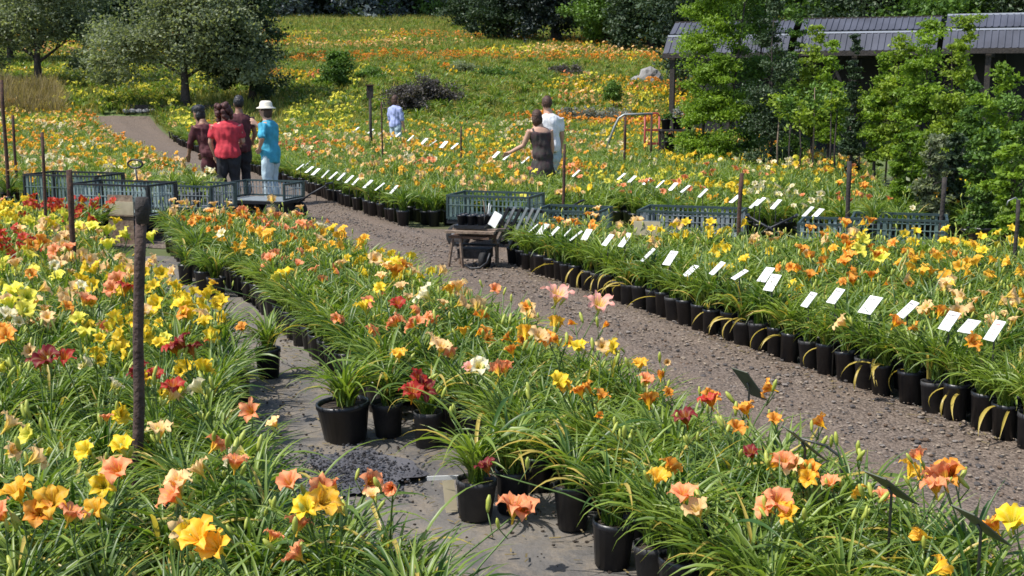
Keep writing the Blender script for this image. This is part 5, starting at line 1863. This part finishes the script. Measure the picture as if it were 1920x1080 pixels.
# --- flowery slope: daylily drifts, grass
SL, SV = [], {}
for ck in ('yellow', 'lemon', 'gold', 'orange', 'peach', 'salmon'):
    SV[ck] = len(SL)
    SL.append(joined(ck, 5, 3000 + len(SL), leaves=24, segs=4, h0=.36, h1=.60, pot=False, fw=1.05, wmin=.012, wmax=.020, nb=0))
SV[None] = len(SL)
SL.append(joined(None, 0, 3100, leaves=34, segs=4, pot=False, wmin=.012, wmax=.020, nb=0))
P, RZ, SC, IX = [], [], [], []
for k in range(15500):
    y = 38 + 66 * rp.random() ** 1.25
    x = rp.uniform(-.46, .30) * y
    if xL(y) - .5 < x < xR(y) + .3 and y < 44.8:
        continue
    if 375 < 960 + FPX * x / y < 545 and y < 48:
        continue
    n = mn.noise((x * .10, y * .16, 3.1)) + .35 * mn.noise((x * .35, y * .8, 9.0))
    n2 = mn.noise((x * .11 + 40, y * .28, 1.7))
    dens = n + (.36 if 60 < y < 83 else -.02 if y <= 60 else -9)
    ck = None
    if dens > .34 and rp.random() < .9:
        ck = 'orange' if n2 < -.16 else 'gold' if n2 < .02 else 'yellow' if n2 < .18 else 'lemon' if n2 < .3 else 'peach'
        if rp.random() < .15:
            ck = rp.choice(('gold', 'salmon', 'peach', 'orange', 'yellow'))
    if x < -.08 * y - 2 and y < 56 and ck is None and rp.random() < .20:
        ck = 'lemon'
    P.append((x, y, zt(y) - .18)); RZ.append(rp.uniform(0, 6.28)); SC.append(rp.uniform(.9, 1.35)); IX.append(SV[ck])
scatter('slope_flowers', P, RZ, SC, IX, SL, 'drifts of yellow and orange daylilies covering the slope', 'plants')


def grass_tuft(seed, n, h, w, m, tilt=.5):
    r_ = np.random.default_rng(seed)
    g = Geo()
    v, f, c = leaf_strips(n, 3, r_, L0=h * .6, L1=h, base_z=0, base_r=.16, wmin=w * .6, wmax=w, e_lo=60, e_hi=90, bend_lo=10, bend_hi=60, fold=2, withered=.12)
    g.add(v, f, 0, c)
    return g.mesh('tuft', m)


M['grass_blade'] = leaf_mat('grass_blade', (.085, .120, .026), (.275, .320, .080), trans=.3, rough=.6, spec=.3)
M['dry_blade'] = leaf_mat('dry_blade', (.12, .095, .045), (.34, .27, .145), trans=.3, rough=.7, spec=.2)
GS = [grass_tuft(1, 26, .42, .010, 'grass_blade'), grass_tuft(2, 26, .34, .012, 'grass_blade'), grass_tuft(3, 22, .5, .008, 'grass_blade')]
P, RZ, SC, IX = [], [], [], []
for k in range(26000):
    y = 37 + 73 * rp.random() ** 1.1
    x = rp.uniform(-.46, .34) * y
    if xL(y) - .3 < x < xR(y) + .2 and y < 44.7:
        continue
    P.append((x, y, zt(y) - .02)); RZ.append(rp.uniform(0, 6.28)); SC.append(rp.uniform(.7, 1.3) * (1 + (y - 37) / 200)); IX.append(rp.randrange(3))
scatter('slope_grass', P, RZ, SC, IX, GS, 'green grass between the flower drifts on the slope', 'grass')
# dry grass on the left
DG = [grass_tuft(7, 40, .9, .008, 'dry_blade'), grass_tuft(8, 40, .75, .009, 'dry_blade')]
P, RZ, SC, IX = [], [], [], []
for k in range(300):
    u = rp.uniform(-20, 120)
    y = rp.uniform(43, 49)
    P.append((ux(u, y), y, zt(y) - .02)); RZ.append(rp.uniform(0, 6.28)); SC.append(rp.uniform(.8, 1.5)); IX.append(rp.randrange(2))
scatter('dry_grass', P, RZ, SC, IX, DG, 'clump of dry tan grass left of the end of the path', 'grass')
# stones, and dark blocks standing in for hedge shadow, where the path ends
t = thing('path_end_shade', 'low dark strip standing in for hedge shadow, with pale stones, across the path end', 'shadow strip', (-12.1, 45.2, zt(45.2)), .05)
for k in range(5):
    Geo().box((-1.5 + k * .85, 0, .14), (.82, .16, .30)).build('shade_block', 'dark_wood', t, False)
for k in range(6):
    Geo().blob((-1.9 + k * .24 + .03, -.35, .08), (.13, .10, .08), 8, 5, jit=.15).build('stone', 'stone', t, False)

# spill of dark grit on the aisle cloth
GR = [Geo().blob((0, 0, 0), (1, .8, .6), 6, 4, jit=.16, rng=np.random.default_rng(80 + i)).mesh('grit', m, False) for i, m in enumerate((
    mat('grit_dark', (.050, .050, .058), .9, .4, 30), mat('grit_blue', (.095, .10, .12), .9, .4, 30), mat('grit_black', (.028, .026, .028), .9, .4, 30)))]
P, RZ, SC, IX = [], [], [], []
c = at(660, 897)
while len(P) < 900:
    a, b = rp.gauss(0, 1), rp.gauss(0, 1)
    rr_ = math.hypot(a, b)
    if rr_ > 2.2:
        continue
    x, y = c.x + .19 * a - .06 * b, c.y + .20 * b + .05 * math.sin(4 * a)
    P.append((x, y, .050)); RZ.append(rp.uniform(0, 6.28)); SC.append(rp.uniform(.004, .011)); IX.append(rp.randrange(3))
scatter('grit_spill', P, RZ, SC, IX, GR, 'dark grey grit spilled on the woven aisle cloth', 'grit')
# fallen leaves, petals and soil crumbs on cloth and path
DB = [Geo().blob((0, 0, 0), (1, .8, .5), 6, 4, jit=.2, rng=np.random.default_rng(90)).mesh('crumb', 'potting_soil', False)]
for i, m in enumerate(('dry_blade', 'dry_leaf')):
    DB.append(Geo().box((0, 0, 0), (4.5, .9, .12)).mesh('scrap', m, False))
P, RZ, SC, IX = [], [], [], []
for k in range(2600):
    y = 3.4 + 10 * rp.random() ** 1.3
    if rp.random() < .75:
        x0, x1 = xA(y) - .2, xB(y) + .2
        e = rp.random()
        e = e ** 2.2 if rp.random() < .5 else 1 - e ** 2.2
        x = x0 + (x1 - x0) * e
    else:
        x = rp.choice((xL(y) + abs(rp.gauss(0, .14)), xR(y) - abs(rp.gauss(0, .14))))
    P.append((x, y, .034)); RZ.append(rp.uniform(0, 6.28)); SC.append(rp.uniform(.004, .012)); IX.append(rp.choice((0, 0, 1, 2)))
scatter('plant_debris', P, RZ, SC, IX, DB, 'soil crumbs and withered leaf scraps lying on cloth and gravel', 'debris')

# pebbles on the near path
PS = [Geo().blob((0, 0, 0), (1, .8, .5), 7, 5, jit=.14, rng=np.random.default_rng(60 + i)).mesh('pebble', m, False) for i, m in enumerate((
    mat('pebble_grey', (.23, .20, .175), .85, .3, 30), mat('pebble_tan', (.30, .24, .18), .85, .3, 30), mat('pebble_dark', (.085, .075, .07), .85, .3, 30), mat('pebble_chip', (.13, .085, .055), .9, .3, 30)))]
P, RZ, SC, IX = [], [], [], []
for k in range(15000):
    y = 3.2 + 17 * rp.random() ** 1.5
    x = xL(y) + (xR(y) - xL(y) + .1) * rp.random()
    P.append((x, y, .026)); RZ.append(rp.uniform(0, 6.28)); SC.append(.005 + .012 * rp.random() ** 2.5 * (1.6 if rp.random() < .1 else 1)); IX.append(rp.choice((0, 1, 1, 2, 2, 3)))
scatter('path_pebbles', P, RZ, SC, IX, PS, 'loose pebbles and bark chips on the gravel path', 'gravel')
